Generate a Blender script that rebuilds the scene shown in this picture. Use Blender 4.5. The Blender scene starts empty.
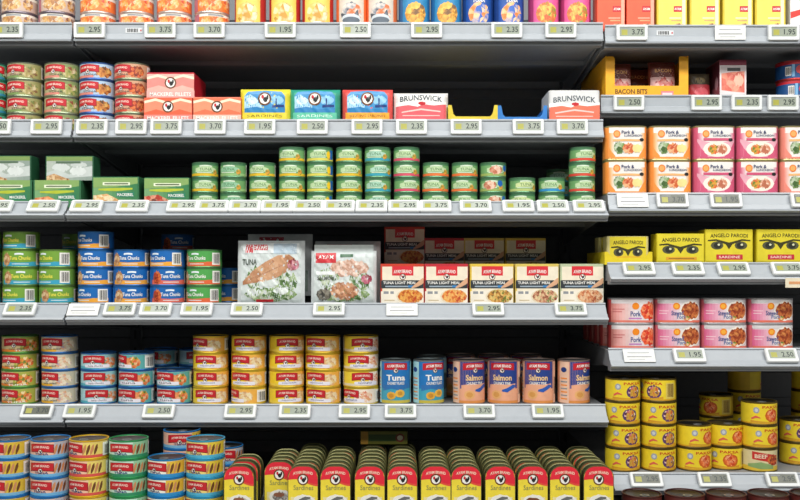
import bpy, bmesh, math, random
from mathutils import Vector, Matrix
random.seed(11)
PI = math.pi
# ------------------------------------------------------------------ frame: 800x500, eye at (0,-D,EYE), looking along +Y
D, K, EYE = 2.1, 0.0023, 0.80
def X(px, Y): return (px - 400) * K * (Y + D) / D
def Z(py, Y): return EYE + (270 - py) * K * (Y + D) / D
scn = bpy.context.scene
col = scn.collection

# ------------------------------------------------------------------ materials
def lin(h):
    h = h.lstrip('#')
    out = []
    for i in (0, 2, 4):
        c = int(h[i:i+2], 16) / 255
        out.append(c / 12.92 if c <= .04045 else ((c + .055) / 1.055) ** 2.4)
    return (*out, 1)
MATS = {}
def mat(hexc, rough=.42, metal=0.0, vary=.06, coat=0.0):
    key = (hexc, rough, metal, vary, coat)
    if key in MATS: return MATS[key]
    m = bpy.data.materials.new('surface_' + hexc.lstrip('#')); m.use_nodes = True
    nt = m.node_tree; b = nt.nodes['Principled BSDF']
    b.inputs['Roughness'].default_value = rough; b.inputs['Metallic'].default_value = metal
    b.inputs['Coat Weight'].default_value = coat
    tc = nt.nodes.new('ShaderNodeTexCoord'); n = nt.nodes.new('ShaderNodeTexNoise')
    n.inputs['Scale'].default_value = 60; n.inputs['Detail'].default_value = 3
    r = nt.nodes.new('ShaderNodeValToRGB')
    c = lin(hexc)
    r.color_ramp.elements[0].position = .3; r.color_ramp.elements[1].position = .7
    r.color_ramp.elements[0].color = (*[x * (1 - vary) for x in c[:3]], 1)
    r.color_ramp.elements[1].color = (*[min(1, x * (1 + vary)) for x in c[:3]], 1)
    nt.links.new(tc.outputs['Object'], n.inputs['Vector']); nt.links.new(n.outputs['Fac'], r.inputs['Fac'])
    nt.links.new(r.outputs['Color'], b.inputs['Base Color'])
    MATS[key] = m
    return m
def food(*cols, scale=150, rough=.45):
    key = (cols, scale)
    if key in MATS: return MATS[key]
    m = bpy.data.materials.new('food_print'); m.use_nodes = True
    nt = m.node_tree; b = nt.nodes['Principled BSDF']; b.inputs['Roughness'].default_value = rough
    tc = nt.nodes.new('ShaderNodeTexCoord'); n = nt.nodes.new('ShaderNodeTexVoronoi'); n.inputs['Scale'].default_value = scale
    n2 = nt.nodes.new('ShaderNodeTexNoise'); n2.inputs['Scale'].default_value = scale * .8
    mx = nt.nodes.new('ShaderNodeMix'); mx.data_type = 'FLOAT'; mx.inputs[0].default_value = .5
    sp = nt.nodes.new('ShaderNodeSeparateColor')
    r = nt.nodes.new('ShaderNodeValToRGB'); e = r.color_ramp.elements
    lo, hi = .28, .72
    e[0].position = lo; e[0].color = lin(cols[0]); e[1].position = hi; e[1].color = lin(cols[-1])
    for i, c in enumerate(cols[1:-1]):
        k = e.new(lo + (hi - lo) * (i + 1) / (len(cols) - 1)); k.color = lin(c)
    L = nt.links.new
    L(tc.outputs['Object'], n.inputs['Vector']); L(tc.outputs['Object'], n2.inputs['Vector'])
    L(n.outputs['Color'], sp.inputs['Color']); L(sp.outputs[0], mx.inputs[2]); L(n2.outputs['Fac'], mx.inputs[3])
    L(mx.outputs[0], r.inputs['Fac']); L(r.outputs['Color'], b.inputs['Base Color'])
    MATS[key] = m
    return m
STEEL = mat('#b9bcbc', .32, .85, .05)
GOLD = mat('#b79a58', .34, .8, .05)
RIMG = mat('#8f9a7e', .34, .75, .08)
DARKLID = mat('#5a5650', .35, .8, .1)
SHELFM = mat('#b7bcc0', .45, .0, .03)
DECKM = mat('#85888b', .5, .0, .03)
RAILM = mat('#a6acb1', .4, .0, .02)
BACKM = mat('#74767a', .55, .0, .05)
POSTM = mat('#55575a', .5, .2, .05)
TAGM = mat('#dde0df', .4, .0, .01)
SALMON = food('#c9602f', '#e79055', '#f0b98a', '#c24d2a', scale=120)
TUNA = food('#8b5a35', '#c99a68', '#e3c79c', '#a9714a', scale=120)
VEG = food('#5d7f34', '#e0a23c', '#d9562c', '#ead8a0', scale=170)
RED = food('#8f2417', '#c8502c', '#e07a3c', '#7a2a18', scale=170)
MAYO = food('#e7c98a', '#f0e2c0', '#cf9a5e', '#e9b37a', scale=150)
LEAF = food('#41602f', '#7c9a55', '#cfd8c0', '#55783f', scale=110)
FISH = food('#6d6a66', '#b4b0a8', '#d8d3c8', '#5d5148', scale=130)
BEAN = food('#7d3018', '#b5532a', '#d98a4a', '#96401f', scale=180)
PORK = food('#b86a4c', '#e2a88b', '#efcfb8', '#cf8563', scale=120)

# ------------------------------------------------------------------ mesh building
class MB:
    def __init__(s): s.v = []; s.f = []; s.mi = []; s.slots = []
    def slot(s, m):
        if m not in s.slots: s.slots.append(m)
        return s.slots.index(m)
    def face(s, pts, m):
        b = len(s.v); s.v.extend(tuple(p) for p in pts); s.f.append(tuple(range(b, b + len(pts)))); s.mi.append(s.slot(m))
    def raw(s, verts, faces, m):
        b = len(s.v); s.v.extend(tuple(p) for p in verts); k = s.slot(m)
        for f in faces: s.f.append(tuple(b + i for i in f)); s.mi.append(k)
    def box(s, x0, x1, y0, y1, z0, z1, m):
        v = [(x, y, z) for x in (x0, x1) for y in (y0, y1) for z in (z0, z1)]
        s.raw(v, [(0,1,3,2), (4,6,7,5), (0,4,5,1), (2,3,7,6), (0,2,6,4), (1,5,7,3)], m)
    def rings(s, rings, m, cap0=True, cap1=True, closed=True):
        n = len(rings[0]); vs = [p for r in rings for p in r]; fs = []
        for k in range(len(rings) - 1):
            for i in range(n if closed else n - 1):
                j = (i + 1) % n
                fs.append((k*n+i, k*n+j, (k+1)*n+j, (k+1)*n+i))
        if cap0: fs.append(tuple(range(n - 1, -1, -1)))
        if cap1: fs.append(tuple((len(rings)-1)*n + i for i in range(n)))
        s.raw(vs, fs, m)
    def extrude_x(s, prof, x0, x1, m):
        s.rings([[(x0, y, z) for y, z in prof], [(x1, y, z) for y, z in prof]], m)
    def mesh(s, name, smooth=None):
        me = bpy.data.meshes.new(name); me.from_pydata(s.v, [], s.f)
        for m in s.slots: me.materials.append(m)
        me.polygons.foreach_set('material_index', s.mi)
        me.update()
        if smooth is not None:
            me.polygons.foreach_set('use_smooth', [True] * len(me.polygons))
            me.set_sharp_from_angle(angle=math.radians(smooth))
        return me
def rr(u, w, d, r):
    """point and normal on a rounded-rectangle outline w x d, corner r; u = arc length from the middle of the front (-y), positive to +x"""
    a, b = w/2 - r, d/2 - r; q = PI * r / 2
    P = 4 * (a + b) + 4 * q
    u = u % P
    segs = [(a, 'l', (0, -d/2), (1, 0)), (q, 'c', (a, -b), -PI/2), (2*b, 'l', (w/2, -b), (0, 1)), (q, 'c', (a, b), 0),
            (2*a, 'l', (a, d/2), (-1, 0)), (q, 'c', (-a, b), PI/2), (2*b, 'l', (-w/2, b), (0, -1)), (q, 'c', (-a, -b), PI), (a + 1e-9, 'l', (-a, -d/2), (1, 0))]
    for k, (L, t, p, e) in enumerate(segs):
        if u <= L or k == 8:
            if t == 'l':
                return p[0] + e[0]*u, p[1] + e[1]*u, e[1], -e[0]
            g = e + u / r
            return p[0] + r*math.cos(g), p[1] + r*math.sin(g), math.cos(g), math.sin(g)
        u -= L
def outline(w, d, r, m=9):
    pts = []
    for cx, cy, g0 in ((w/2-r, -(d/2-r), -PI/2), (w/2-r, d/2-r, 0), (-(w/2-r), d/2-r, PI/2), (-(w/2-r), -(d/2-r), PI)):
        for i in range(m + 1):
            if i == m and w/2 - r < 1e-6 and d/2 - r < 1e-6: continue
            g = g0 + PI/2 * i / m
            pts.append((cx + r*math.cos(g), cy + r*math.sin(g)))
    return pts
# -------- printed art: shapes in millimetres (u across, v up) laid on any surface S(u, v, lift)
def R(u0, u1, v0, v1, c): return ('P', [(u0, v0, v1), (u1, v0, v1)], c)
def E(cu, cv, ru, rv, c, j=0.0, seed=0):
    rnd = random.Random(seed); n = 16; pts = []
    for i in range(n + 1):
        t = -1 + 2*i/n; h = math.sqrt(max(0, 1 - t*t))
        a = 1 + j*(rnd.random()-.5)*2; b = 1 + j*(rnd.random()-.5)*2
        pts.append((cu + t*ru, cv - rv*h*a, cv + rv*h*b))
    return ('P', pts, c)
def P(pts, c): return ('P', pts, c)
def T(txt, cu, cv, h, c, w=None, arch=0.0, bold=.02): return ('T', txt, cu, cv, h, c, w, arch, bold)
def BANNER(cu, cv, w, h, c, arch=1.6):
    n = 10
    return ('P', [(cu - w/2 + w*i/n, cv - h/2 - arch*(2*i/n-1)**2, cv + h/2 - arch*(2*i/n-1)**2) for i in range(n+1)], c)
def BARS(u0, v0, w, h, c):
    return [R(u0 + w*i/9, u0 + w*i/9 + w*(.03 + .03*(i % 3)), v0, v0 + h, c) for i in range(9)]
GLYPHS = {}
def glyph(txt, bold):
    if (txt, bold) in GLYPHS: return GLYPHS[(txt, bold)]
    cu = bpy.data.curves.new('lettering', 'FONT'); cu.body = txt; cu.align_x = 'CENTER'; cu.align_y = 'CENTER'; cu.resolution_u = 2; cu.offset = bold
    ob = bpy.data.objects.new('lettering', cu); col.objects.link(ob)
    dg = bpy.context.evaluated_depsgraph_get(); dg.update()
    me = bpy.data.meshes.new_from_object(ob.evaluated_get(dg))
    bm = bmesh.new(); bm.from_mesh(me)
    gx = [v.co.x for v in bm.verts]; g0, g1 = min(gx), max(gx); nc = 3 * len(txt)
    for i in range(1, nc):   # fine vertical cuts, so lettering bends with the tin it is printed on
        bmesh.ops.bisect_plane(bm, geom=bm.verts[:] + bm.edges[:] + bm.faces[:], plane_co=(g0 + (g1-g0)*i/nc, 0, 0), plane_no=(1, 0, 0))
    bm.to_mesh(me); bm.free()
    vs = [v.co.copy() for v in me.vertices]; fs = [tuple(p.vertices) for p in me.polygons]
    bpy.data.objects.remove(ob); bpy.data.curves.remove(cu); bpy.data.meshes.remove(me)
    xs = [v.x for v in vs]; ys = [v.y for v in vs]
    x0, x1, y0, y1 = min(xs), max(xs), min(ys), max(ys)
    r = ([((v.x-(x0+x1)/2)/(x1-x0), (v.y-(y0+y1)/2)/(y1-y0)) for v in vs], fs, (x1-x0)/(y1-y0))
    GLYPHS[(txt, bold)] = r
    return r
def draw(mb, S, art, step=4.0):
    flat = []
    for a in art: flat.extend(a) if isinstance(a, list) else flat.append(a)
    for k, op in enumerate(flat):
        e = .1 + .04 * k
        if op[0] == 'P':
            pts, m = op[1], op[2]
            cols = []
            for i in range(len(pts) - 1):
                (u0, b0, t0), (u1, b1, t1) = pts[i], pts[i+1]
                n = max(1, math.ceil(abs(u1 - u0) / step))
                for q in range(n + (1 if i == len(pts) - 2 else 0)):
                    s = q / n
                    cols.append((u0+(u1-u0)*s, b0+(b1-b0)*s, t0+(t1-t0)*s))
            vs = []
            for u, b, t in cols: vs += [S(u, b, e), S(u, (b+t)/2, e), S(u, t, e)]
            fs = []
            for i in range(len(cols) - 1):
                fs += [(3*i, 3*i+3, 3*i+4, 3*i+1), (3*i+1, 3*i+4, 3*i+5, 3*i+2)]
            mb.raw(vs, fs, m)
        else:
            _, txt, cu, cv, h, m, w, arch, bold = op
            vs, fs, asp = glyph(txt, bold)
            w = w or h * asp
            mb.raw([S(cu + x*w, cv + y*h - arch*(2*x)**2, e + .1) for x, y in vs], fs, m)
MM = .001
def GRAD(u0, u1, v0, v1, c0, c1, n=7):
    a = [int(c0[i:i+2], 16) for i in (1, 3, 5)]; b = [int(c1[i:i+2], 16) for i in (1, 3, 5)]
    return [R(u0+(u1-u0)*i/n, u0+(u1-u0)*(i+1)/n, v0, v1, mat('#%02x%02x%02x' % tuple(round(p+(q-p)*i/(n-1)) for p, q in zip(a, b)))) for i in range(n)]
def moved(art, dv, su=1.0):
    out = []
    for a in art:
        for op in (a if isinstance(a, list) else [a]):
            if op[0] == 'P': out.append(('P', [(u*su, v0+dv, v1+dv) for u, v0, v1 in op[1]], op[2]))
            else: out.append(('T', op[1], op[2]*su, op[3]+dv, op[4], op[5], (op[6] or op[4]*glyph(op[1], op[8])[2])*su, op[7], op[8]))
    return out
WHITE = mat('#f3f1ea'); BLACK = mat('#20201f'); CREAM = mat('#efe3c4'); RDB = mat('#c21f2a'); RDK = mat('#8a1820')
YEL = mat('#f0c51c'); ORG = mat('#f08a2c'); BLU = mat('#1c62b4'); NAVY = mat('#1b3a7a'); BRN = mat('#6b4020'); GREY = mat('#8e9296')
def EMBLEM(cu, cv, r):
    return [E(cu, cv, r, r, BRN), E(cu, cv, r*.76, r*.76, WHITE), E(cu + r*.1, cv - r*.1, r*.34, r*.38, BLACK, .3, 3), E(cu - r*.3, cv + r*.28, r*.2, r*.3, RDB), E(cu + r*.42, cv + r*.2, r*.16, r*.35, BLACK)]

# ------------------------------------------------------------------ object helpers
BAD = []
LABELS = {}
def tag(o, label, cat, group=None, kind=None):
    o['label'] = label; o['category'] = cat
    if group: o['group'] = group
    if kind: o['kind'] = kind
    n = len(label.replace('-', ' ').split())
    if n > 16 or n < 4: BAD.append((n, label))
    if label in LABELS: BAD.append(('dup', label))
    LABELS[label] = 1
    return o
def link(name, me, parent=None, loc=(0, 0, 0), rot=(0, 0, 0)):
    o = bpy.data.objects.new(name, me); col.objects.link(o)
    if parent: o.parent = parent
    o.location = loc; o.rotation_euler = rot
    return o
class Kind:
    """one kind of product: its root mesh and the meshes of its parts"""
    def __init__(s, name, cat, root, parts, w, d, h): s.name, s.cat, s.root, s.parts, s.w, s.d, s.h = name, cat, root, parts, w, d, h
    def place(s, loc, rot, label, group=None):
        o = link(s.name, s.root, None, loc, rot)
        for pn, me, sub in s.parts:
            c = link(pn, me, o)
            for sn, sm in sub: link(sn, sm, c)
        return tag(o, label, s.cat, group)
def can_kind(name, cat, w, d, r, h, bg, art, rim=STEEL, lidm=STEEL, tall=False, ring=True, facets=10):
    """a tin: seamed metal shell, printed wrap, lid with ribs and a ring pull"""
    b = MB()
    prof = [(.004, .0018), (.0028, .0016), (.0024, .0002), (.0008, 0), (0, .0006), (0, .0022), (.0010, .0034)]
    top = [(.0010, h-.0034), (0, h-.0022), (0, h-.0006), (.0008, h), (.0024, h), (.0028, h-.0026)]
    def ring_(ins, z): return [(x, y, z) for x, y in outline(w-2*ins, d-2*ins, max(r-ins, .002), facets)]
    b.rings([ring_(*p) for p in prof + top], rim, True, False)
    root = b.mesh(name, 40)
    l = MB()
    S = lambda u, v, e: (lambda q: (q[0] + q[2]*e*MM, q[1] + q[3]*e*MM, (v + 3.6)*MM))(rr(u*MM, w-.0012, d-.0012, r-.0006))
    l.rings([[(x, y, z) for x, y in outline(w-.0012, d-.0012, r-.0006, facets)] for z in (.0036, h-.0036)], bg, False, False)
    draw(l, S, art)
    lab = l.mesh(name + '_label', 40)
    t = MB()
    t.rings([ring_(.0028, h-.0024), ring_(.0036, h-.0034), ring_(.0060, h-.0030), ring_(.0075, h-.0024), ring_(.0095, h-.0024), ring_(.0108, h-.0031)], lidm, False, True)
    lid = t.mesh(name + '_lid', 40)
    sub = []
    if ring:
        g = MB(); ro, ri, n = .0105, .0068, 14; cy = -d/2 + .026
        fs = []; vs = []
        for i in range(n):
            a = 2*PI*i/n
            for q, zz in ((ro, h-.0026), (ro, h-.0012), (ri, h-.0012), (ri, h-.0026)): vs.append((q*math.cos(a), cy + q*.85*math.sin(a), zz))
        for i in range(n):
            j = (i+1) % n
            for k in range(4): fs.append((4*i+k, 4*j+k, 4*j+(k+1) % 4, 4*i+(k+1) % 4))
        g.raw(vs, fs, STEEL)
        sub = [('pull_ring', g.mesh(name + '_ring', 30))]
    return Kind(name, cat, root, [('label', lab, []), ('lid', lid, sub)], w, d, h)
def carton_kind(name, cat, w, d, h, body, art, side_art=None, r=.0015, topm=None):
    b = MB(); ins = .0012
    o0 = outline(w, d, r, 3); o1 = outline(w-2*ins, d-2*ins, max(r-ins, .0004), 3)
    b.rings([[(x, y, 0) for x, y in o1], [(x, y, ins) for x, y in o0], [(x, y, h-ins) for x, y in o0], [(x, y, h) for x, y in o1]], body)
    S = lambda u, v, e: (u*MM, -d/2 - e*MM, v*MM)
    draw(b, S, art, 1000)
    if side_art:
        for sg in (-1, 1):
            draw(b, lambda u, v, e: (sg*(w/2 + e*MM), u*MM, v*MM), side_art, 1000)
    if topm: b.face([(x*.97, y*.97, h + .0001) for x, y in o1], topm)
    return Kind(name, cat, b.mesh(name), [], w, d, h)
def pouch_kind(name, cat, w, h, bulge, body, art, power=4, seam=.0012, crinkle=0.0, seed=1, skirt=None):
    """a pillow-like pack: bulging front and back joined in a flat edge"""
    rnd = random.Random(seed); ph = [rnd.uniform(0, 6.3) for _ in range(8)]
    def bl(u, v):
        a = max(0, 1 - abs(2*u/w)**power); c = max(0, 1 - abs(2*v/h - 1)**power)
        k = crinkle*(math.sin(u*210+ph[0]+v*90) * math.sin(v*170+ph[1]) + .6*math.sin(u*420+v*300+ph[2]))
        return bulge*(a*c)**.6 + seam + k*min(1, a*c*3)
    b = MB(); nx, nz = 18, 14
    for sg in (-1, 1):
        vs = [( -w/2 + w*i/nx, sg*bl(-w/2 + w*i/nx, h*k/nz), h*k/nz) for k in range(nz+1) for i in range(nx+1)]
        fs = []
        for k in range(nz):
            for i in range(nx):
                q = (k*(nx+1)+i, k*(nx+1)+i+1, (k+1)*(nx+1)+i+1, (k+1)*(nx+1)+i)
                fs.append(q if sg < 0 else q[::-1])
        b.raw(vs, fs, body)
    edge = [(-w/2, 0), (w/2, 0), (w/2, h), (-w/2, h)]
    for i in range(4):
        (x0, z0), (x1, z1) = edge[i], edge[(i+1) % 4]
        b.face([(x0, -seam, z0), (x1, -seam, z1), (x1, seam, z1), (x0, seam, z0)], body)
    def fine(pts):
        return pts
    S = lambda u, v, e: (u*MM, -bl(u*MM, v*MM) - (e+.25)*MM, v*MM)
    # tall shapes are cut into bands so they follow the bulge
    cut = []
    for a in art:
        for op in (a if isinstance(a, list) else [a]):
            if op[0] == 'P' and max(t-bb for _, bb, t in op[1]) > 8:
                n = math.ceil(max(t-bb for _, bb, t in op[1]) / 8)
                cut.append([('P', [(u, bb+(t-bb)*k/n, bb+(t-bb)*(k+1)/n) for u, bb, t in op[1]], op[2]) for k in range(n)])
            else: cut.append([op])
    lay = 0
    for grp in cut:
        for op in grp:
            draw(b, lambda u, v, e, lay=lay: S(u, v, e + lay*.08), [op])
        lay += 1
    return Kind(name, cat, b.mesh(name, 50), [], w, 2*bulge, h)

# ------------------------------------------------------------------ shelves
SEAM_L, SEAM_R = -.771, .481
BACK = .56
BAYS = {'L': (-1.42, SEAM_L - .003), 'M': (SEAM_L + .003, SEAM_R - .002), 'R': (SEAM_R + .003, 1.28)}
class Row: pass
ROWS = {}
def row(name, bay, yt, yb, Y0, dy, lip, label, drop=.045):
    r = Row(); r.Y0, r.dy = Y0, dy; r.zt = Z(yt, Y0); r.zb = Z(yb, Y0 - dy); r.s = r.zt - lip
    ROWS[name] = r
    x0, x1 = BAYS[bay]
    b = MB()
    lowz = r.zb - .004
    th = .0012
    # deck: folded sheet with a front flange, an underside pan and two stiffening channels
    prof = [(Y0+.006, r.s), (BACK-.012, r.s), (BACK-.012, r.s-.026), (Y0+.23, r.s-.026), (Y0+.23, lowz-.006), (Y0+.205, lowz-.006), (Y0+.205, lowz+.004), (Y0+.03-dy, lowz+.004), (Y0+.03-dy, lowz-.004), (Y0-dy+.006, lowz-.004), (Y0-dy+.006, r.zb+.004), (Y0+.006, r.zt-.004 if lip < .006 else r.s-.0005)]
    b.extrude_x(prof, x0, x1, DECKM)
    o = link('shelf', b.mesh('shelf'))
    tag(o, label, 'shelf', 'grey metal shelves of the gondola')
    # price rail
    L = math.hypot(dy, r.zt - r.zb); ty, tz = -dy/L, -(r.zt-r.zb)/L; ny, nz = tz, -ty
    if ny > 0: ny, nz = -ny, -nz
    r.L, r.t, r.n = L, (ty, tz), (ny, nz)
    r.ang = math.atan2(dy, r.zt - r.zb)
    pr = [(0, -.004), (0, .003), (.0035, .003), (.0045, 0), (.60*L, 0), (.64*L, .0035), (.89*L, .0045), (.91*L, .0085), (L, .0075), (L, -.004)]
    g = MB(); g.extrude_x([(Y0 + s*ty + n*ny, r.zt + s*tz + n*nz) for s, n in pr], x0, x1, RAILM)
    link('price_rail', g.mesh('price_rail'), o)
    for xs in (x0 + .002, x1 - .005):
        k = MB(); k.rings([[(xx, Y0+.03, lowz+.004), (xx, BACK-.03, lowz-drop), (xx, BACK-.004, lowz-drop), (xx, BACK-.004, r.s-.02), (xx, Y0+.03, r.s-.02)] for xx in (xs, xs+.003)], DECKM)
        link('bracket', k.mesh('bracket'), o)
    return r
T1, T2, T3, T4, T5 = (22.5, 41.5), (119.5, 138), (202, 217.5), (303.5, 321.5), (404.5, 424)
for bay, nm in (('L', 'narrow end bay'), ('M', 'wide middle bay')):
    row(bay+'1', bay, *T1, .055, .0, .012, 'top grey metal shelf of the %s' % nm)
    row(bay+'2', bay, *T2, .055, .006, .023, 'second grey metal shelf down in the %s' % nm)
    row(bay+'3', bay, *T3, .033, .033, .013, 'third grey metal shelf down in the %s' % nm)
    row(bay+'4', bay, *T4, .033, .033, .002, 'fourth grey metal shelf down in the %s' % nm)
    row(bay+'5', bay, *T5, .033, .033, .003, 'fifth grey metal shelf down in the %s' % nm)
row('A', 'R', 25, 44, .055, .0, .012, 'top grey shelf over the orange bacon tray')
row('B', 'R', 95, 113.5, .10, .0, .006, 'grey shelf holding the orange bacon tray')
row('C', 'R', 193, 212, .03, .015, .003, 'grey shelf holding the white luncheon tins')
row('D', 'R', 263, 281, .033, .033, .004, 'grey shelf holding the yellow eye-print cartons')
row('E', 'R', 348.5, 368, .025, .03, .004, 'grey shelf holding the pink stewed meat tins')
row('F', 'R', 473, 492, -.012, .03, .001, 'low grey shelf holding stacked yellow curry tins', .012)
BASE = EYE - .527
b = MB(); b.extrude_x([(-.21, BASE), (BACK-.012, BASE), (BACK-.012, BASE-.03), (-.17, BASE-.03), (-.17, 0), (-.19, 0), (-.19, BASE-.05), (-.21, BASE-.05)], -1.42, 1.28, DECKM)
o = link('base_shelf', b.mesh('base_shelf')); tag(o, 'deep bottom shelf under the upright sardine tins', 'shelf')
k = MB(); k.box(-1.42, 1.28, -.213, -.2102, BASE-.048, BASE-.004, RAILM); link('price_rail', k.mesh('price_rail'), o)
rb = Row(); rb.Y0 = -.19; rb.s = BASE; ROWS['6'] = rb
# uprights and back panels
for xs, lab in ((SEAM_L, 'dark slotted upright between the end bay and the middle bay'), (SEAM_R, 'dark slotted upright between the tuna bay and the bacon bay')):
    b = MB(); b.box(xs-.015, xs+.015, BACK, BACK+.03, 0, 1.9, POSTM)
    o = link('upright_post', b.mesh('upright_post')); tag(o, lab, 'upright')
    s_ = MB()
    for i in range(34): s_.box(xs-.003, xs+.003, BACK-.0008, BACK-.0002, .15+.05*i, .175+.05*i, BLACK)
    link('slot', s_.mesh('slot'), o)
for bay, lab in (('L', 'dark ribbed back panel of the narrow end bay'), ('M', 'dark ribbed back panel of the middle bay'), ('R', 'dark ribbed back panel behind the bacon tray')):
    x0, x1 = BAYS[bay]; b = MB(); pr = []
    z = .03
    while z < 1.88:
        pr += [(BACK+.006, z), (BACK+.006, z+.07), (BACK+.012, z+.074), (BACK+.012, z+.096)]; z += .1
    pr += [(BACK+.02, z), (BACK+.02, .03)]
    b.extrude_x(pr, x0+.014, x1-.014, BACKM)
    o = link('back_panel', b.mesh('back_panel')); tag(o, lab, 'panel')
fl = MB(); fl.box(-3, 3, -3.2, 1.0, -.05, -.002, mat('#a9a49a', .3))
o = link('floor', fl.mesh('floor')); o['kind'] = 'structure'; o['label'] = 'pale grey shop floor'

cl = MB(); cl.box(-3, 3, -3.2, 1.0, 2.9, 2.95, mat('#d8d6d0', .8))
o = link('ceiling', cl.mesh('ceiling')); o['kind'] = 'structure'; o['label'] = 'white shop ceiling'
# ------------------------------------------------------------------ placing
NTH = ['first', 'second', 'third', 'fourth', 'fifth', 'sixth', 'seventh', 'eighth', 'ninth', 'tenth', 'eleventh', 'twelfth', 'thirteenth', 'fourteenth']
def level(i, n):
    if n == 1: return 'single'
    if i == n-1: return 'top'
    if i == 0: return 'bottom'
    if n == 3: return 'middle'
    return 'second' if i == 1 else 'third' if i == 2 else NTH[i]
def stack(kind, rw, px, n, desc, where, group, back=.012, yaw=0, jit=14, z0=None, yaws=None, only=None):
    r = ROWS[rw]; Yc = r.Y0 + back + kind.d/2; z = (r.s if z0 is None else z0) + .0003
    rnd = random.Random(int(px*7) + n)
    for i in range(n):
        a = yaws[i] if yaws else yaw + rnd.uniform(-jit, jit)
        kd = kind[i] if isinstance(kind, list) else kind
        dx = rnd.uniform(-.0008, .0008)
        if only is None or i in only:
            lv = level(i, n)
            ld = '%s, %s' % (desc, where) if n == 1 else '%s, %s one%s in %s' % (desc, lv, ' up' if lv in ('second', 'third') else '', where)
            kd.place((X(px, Yc) + dx, Yc, z), (0, 0, math.radians(a)), ld, group)
        z += kd.h + .0002
    return z
def put(kind, rw, px, label, group=None, back=.012, z0=None, yaw=0, lean=0, align='c'):
    r = ROWS[rw]; Yc = r.Y0 + back + kind.d/2; z = r.s if z0 is None else z0
    Yf = Yc - kind.d/2
    return kind.place((X(px, Yf), Yc, z + .0002), (math.radians(lean), 0, math.radians(yaw)), label, group)

# ================================================================== PRODUCTS
def ayam(bg, pic, foot=None, foot_text=None, sub=None, subc=mat('#3f3a38'), pic2=None, banner_u=-9, bw=50, corner=None, H=32.5, strip=False):
    a = []
    if foot: a.append(R(-75, 75, 0, H*.17, foot))
    if corner: a.append(P([(6, 0, H), (14, 0, H), (62, 0, H)], corner))
    a.append(E(31, H*.45, 21, H*.40, pic, .18, 5))
    if pic2: a.append(E(38, H*.55, 10, H*.32, pic2, .25, 8))
    a.append(BANNER(banner_u, H*.71, bw+6, H*.54, RDK, 2.4))
    a.append(BANNER(banner_u, H*.73, bw+3, H*.46, RDB, 2.4))
    a.append(T('AYAM BRAND', banner_u, H*.76, H*.16, mat('#f2d8c8'), bw*.8, 1.8))
    a.append(EMBLEM(banner_u, H*.45, H*.17))
    if strip: a.append(P([(banner_u-20, H*.10, H*.30), (banner_u, H*.08, H*.34), (banner_u+40, H*.06, H*.30)], mat('#e9e6ee')))
    if sub: a.append(T(sub, banner_u + 6, H*.22, H*.14, subc, bw*.7, 0, 0))
    if foot_text: a.append(T(foot_text, banner_u + 24, H*.085, H*.1, WHITE, bw*.9))
    a += [R(62, 92, 2, H-2, WHITE)] + BARS(66, 5, 22, H-12, BLACK)
    a += [R(-92, -64, 0, H, mat('#cfc7b4'))] + [R(-88, -68, H*(.2+.15*i), H*(.25+.15*i), GREY) for i in range(5)]
    return a
CW, CH = .0835, .0402
def acan(key, bg, art, **kw): return can_kind('tuna_can', 'tuna can', kw.pop('w', CW), kw.pop('d', kw.get('w', CW)) if False else CW, CW/2, CH, bg, art, **kw)
# --- second shelf, end-bay tuna cans
k2a = acan('2a', mat('#bfa987'), ayam(None, food('#7d5a3a', '#a89a5a', '#d9c9a0', '#6f7a3a', scale=130), foot=mat('#7f9a5a'), sub='TUNA', corner=mat('#98965e')), rim=RIMG)
k2b = acan('2b', mat('#b3ab80'), ayam(None, food('#6d7f3a', '#a8a45a', '#d9c9a0', '#8a3a2a', scale=130), foot=mat('#d98a78'), sub='TUNA', corner=mat('#7f9058')), rim=RIMG)
k2c = acan('2c', mat('#b0bfc9'), ayam(None, food('#8a4a22', '#c9803a', '#e0b060', '#5a3a22', scale=130), foot=mat('#d9867a'), sub='TUNA', corner=mat('#a9c4dc')), rim=mat('#3f66a8', .35, .5))
k2d = acan('2d', mat('#d09a7e'), ayam(None, RED, foot=mat('#c9503a'), sub='TUNA', corner=mat('#c99a78'), pic2=BEAN), rim=RIMG)
k2g = acan('2g', mat('#4f9a7a'), ayam(None, LEAF, foot=mat('#2f7f9a')), rim=mat('#2f7f6a', .35, .5))
G2 = 'tuna cans on the second shelf of the end bay'
stack(k2g, 'L2', -9, 4, 'green and teal tuna can', 'the stack cut by the picture edge', G2, yaw=40)
stack(k2a, 'L2', 25.5, 4, 'cream tuna can', 'the stack next to the teal cans', G2, yaw=-4, jit=8)
stack(k2b, 'L2', 62.5, 4, 'olive tuna can with pink foot', 'the stack beside blue-rimmed ones', G2, yaw=2, jit=12)
stack(k2c, 'M2', 97.5, 4, 'pale blue tuna can with red banner', 'the blue-rimmed stack', G2, yaw=-8, jit=6)
stack(k2d, 'M2', 132.5, 4, 'orange-red tuna can', 'the stack beside the pink fish cartons', G2, yaw=-12, jit=8)
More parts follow.
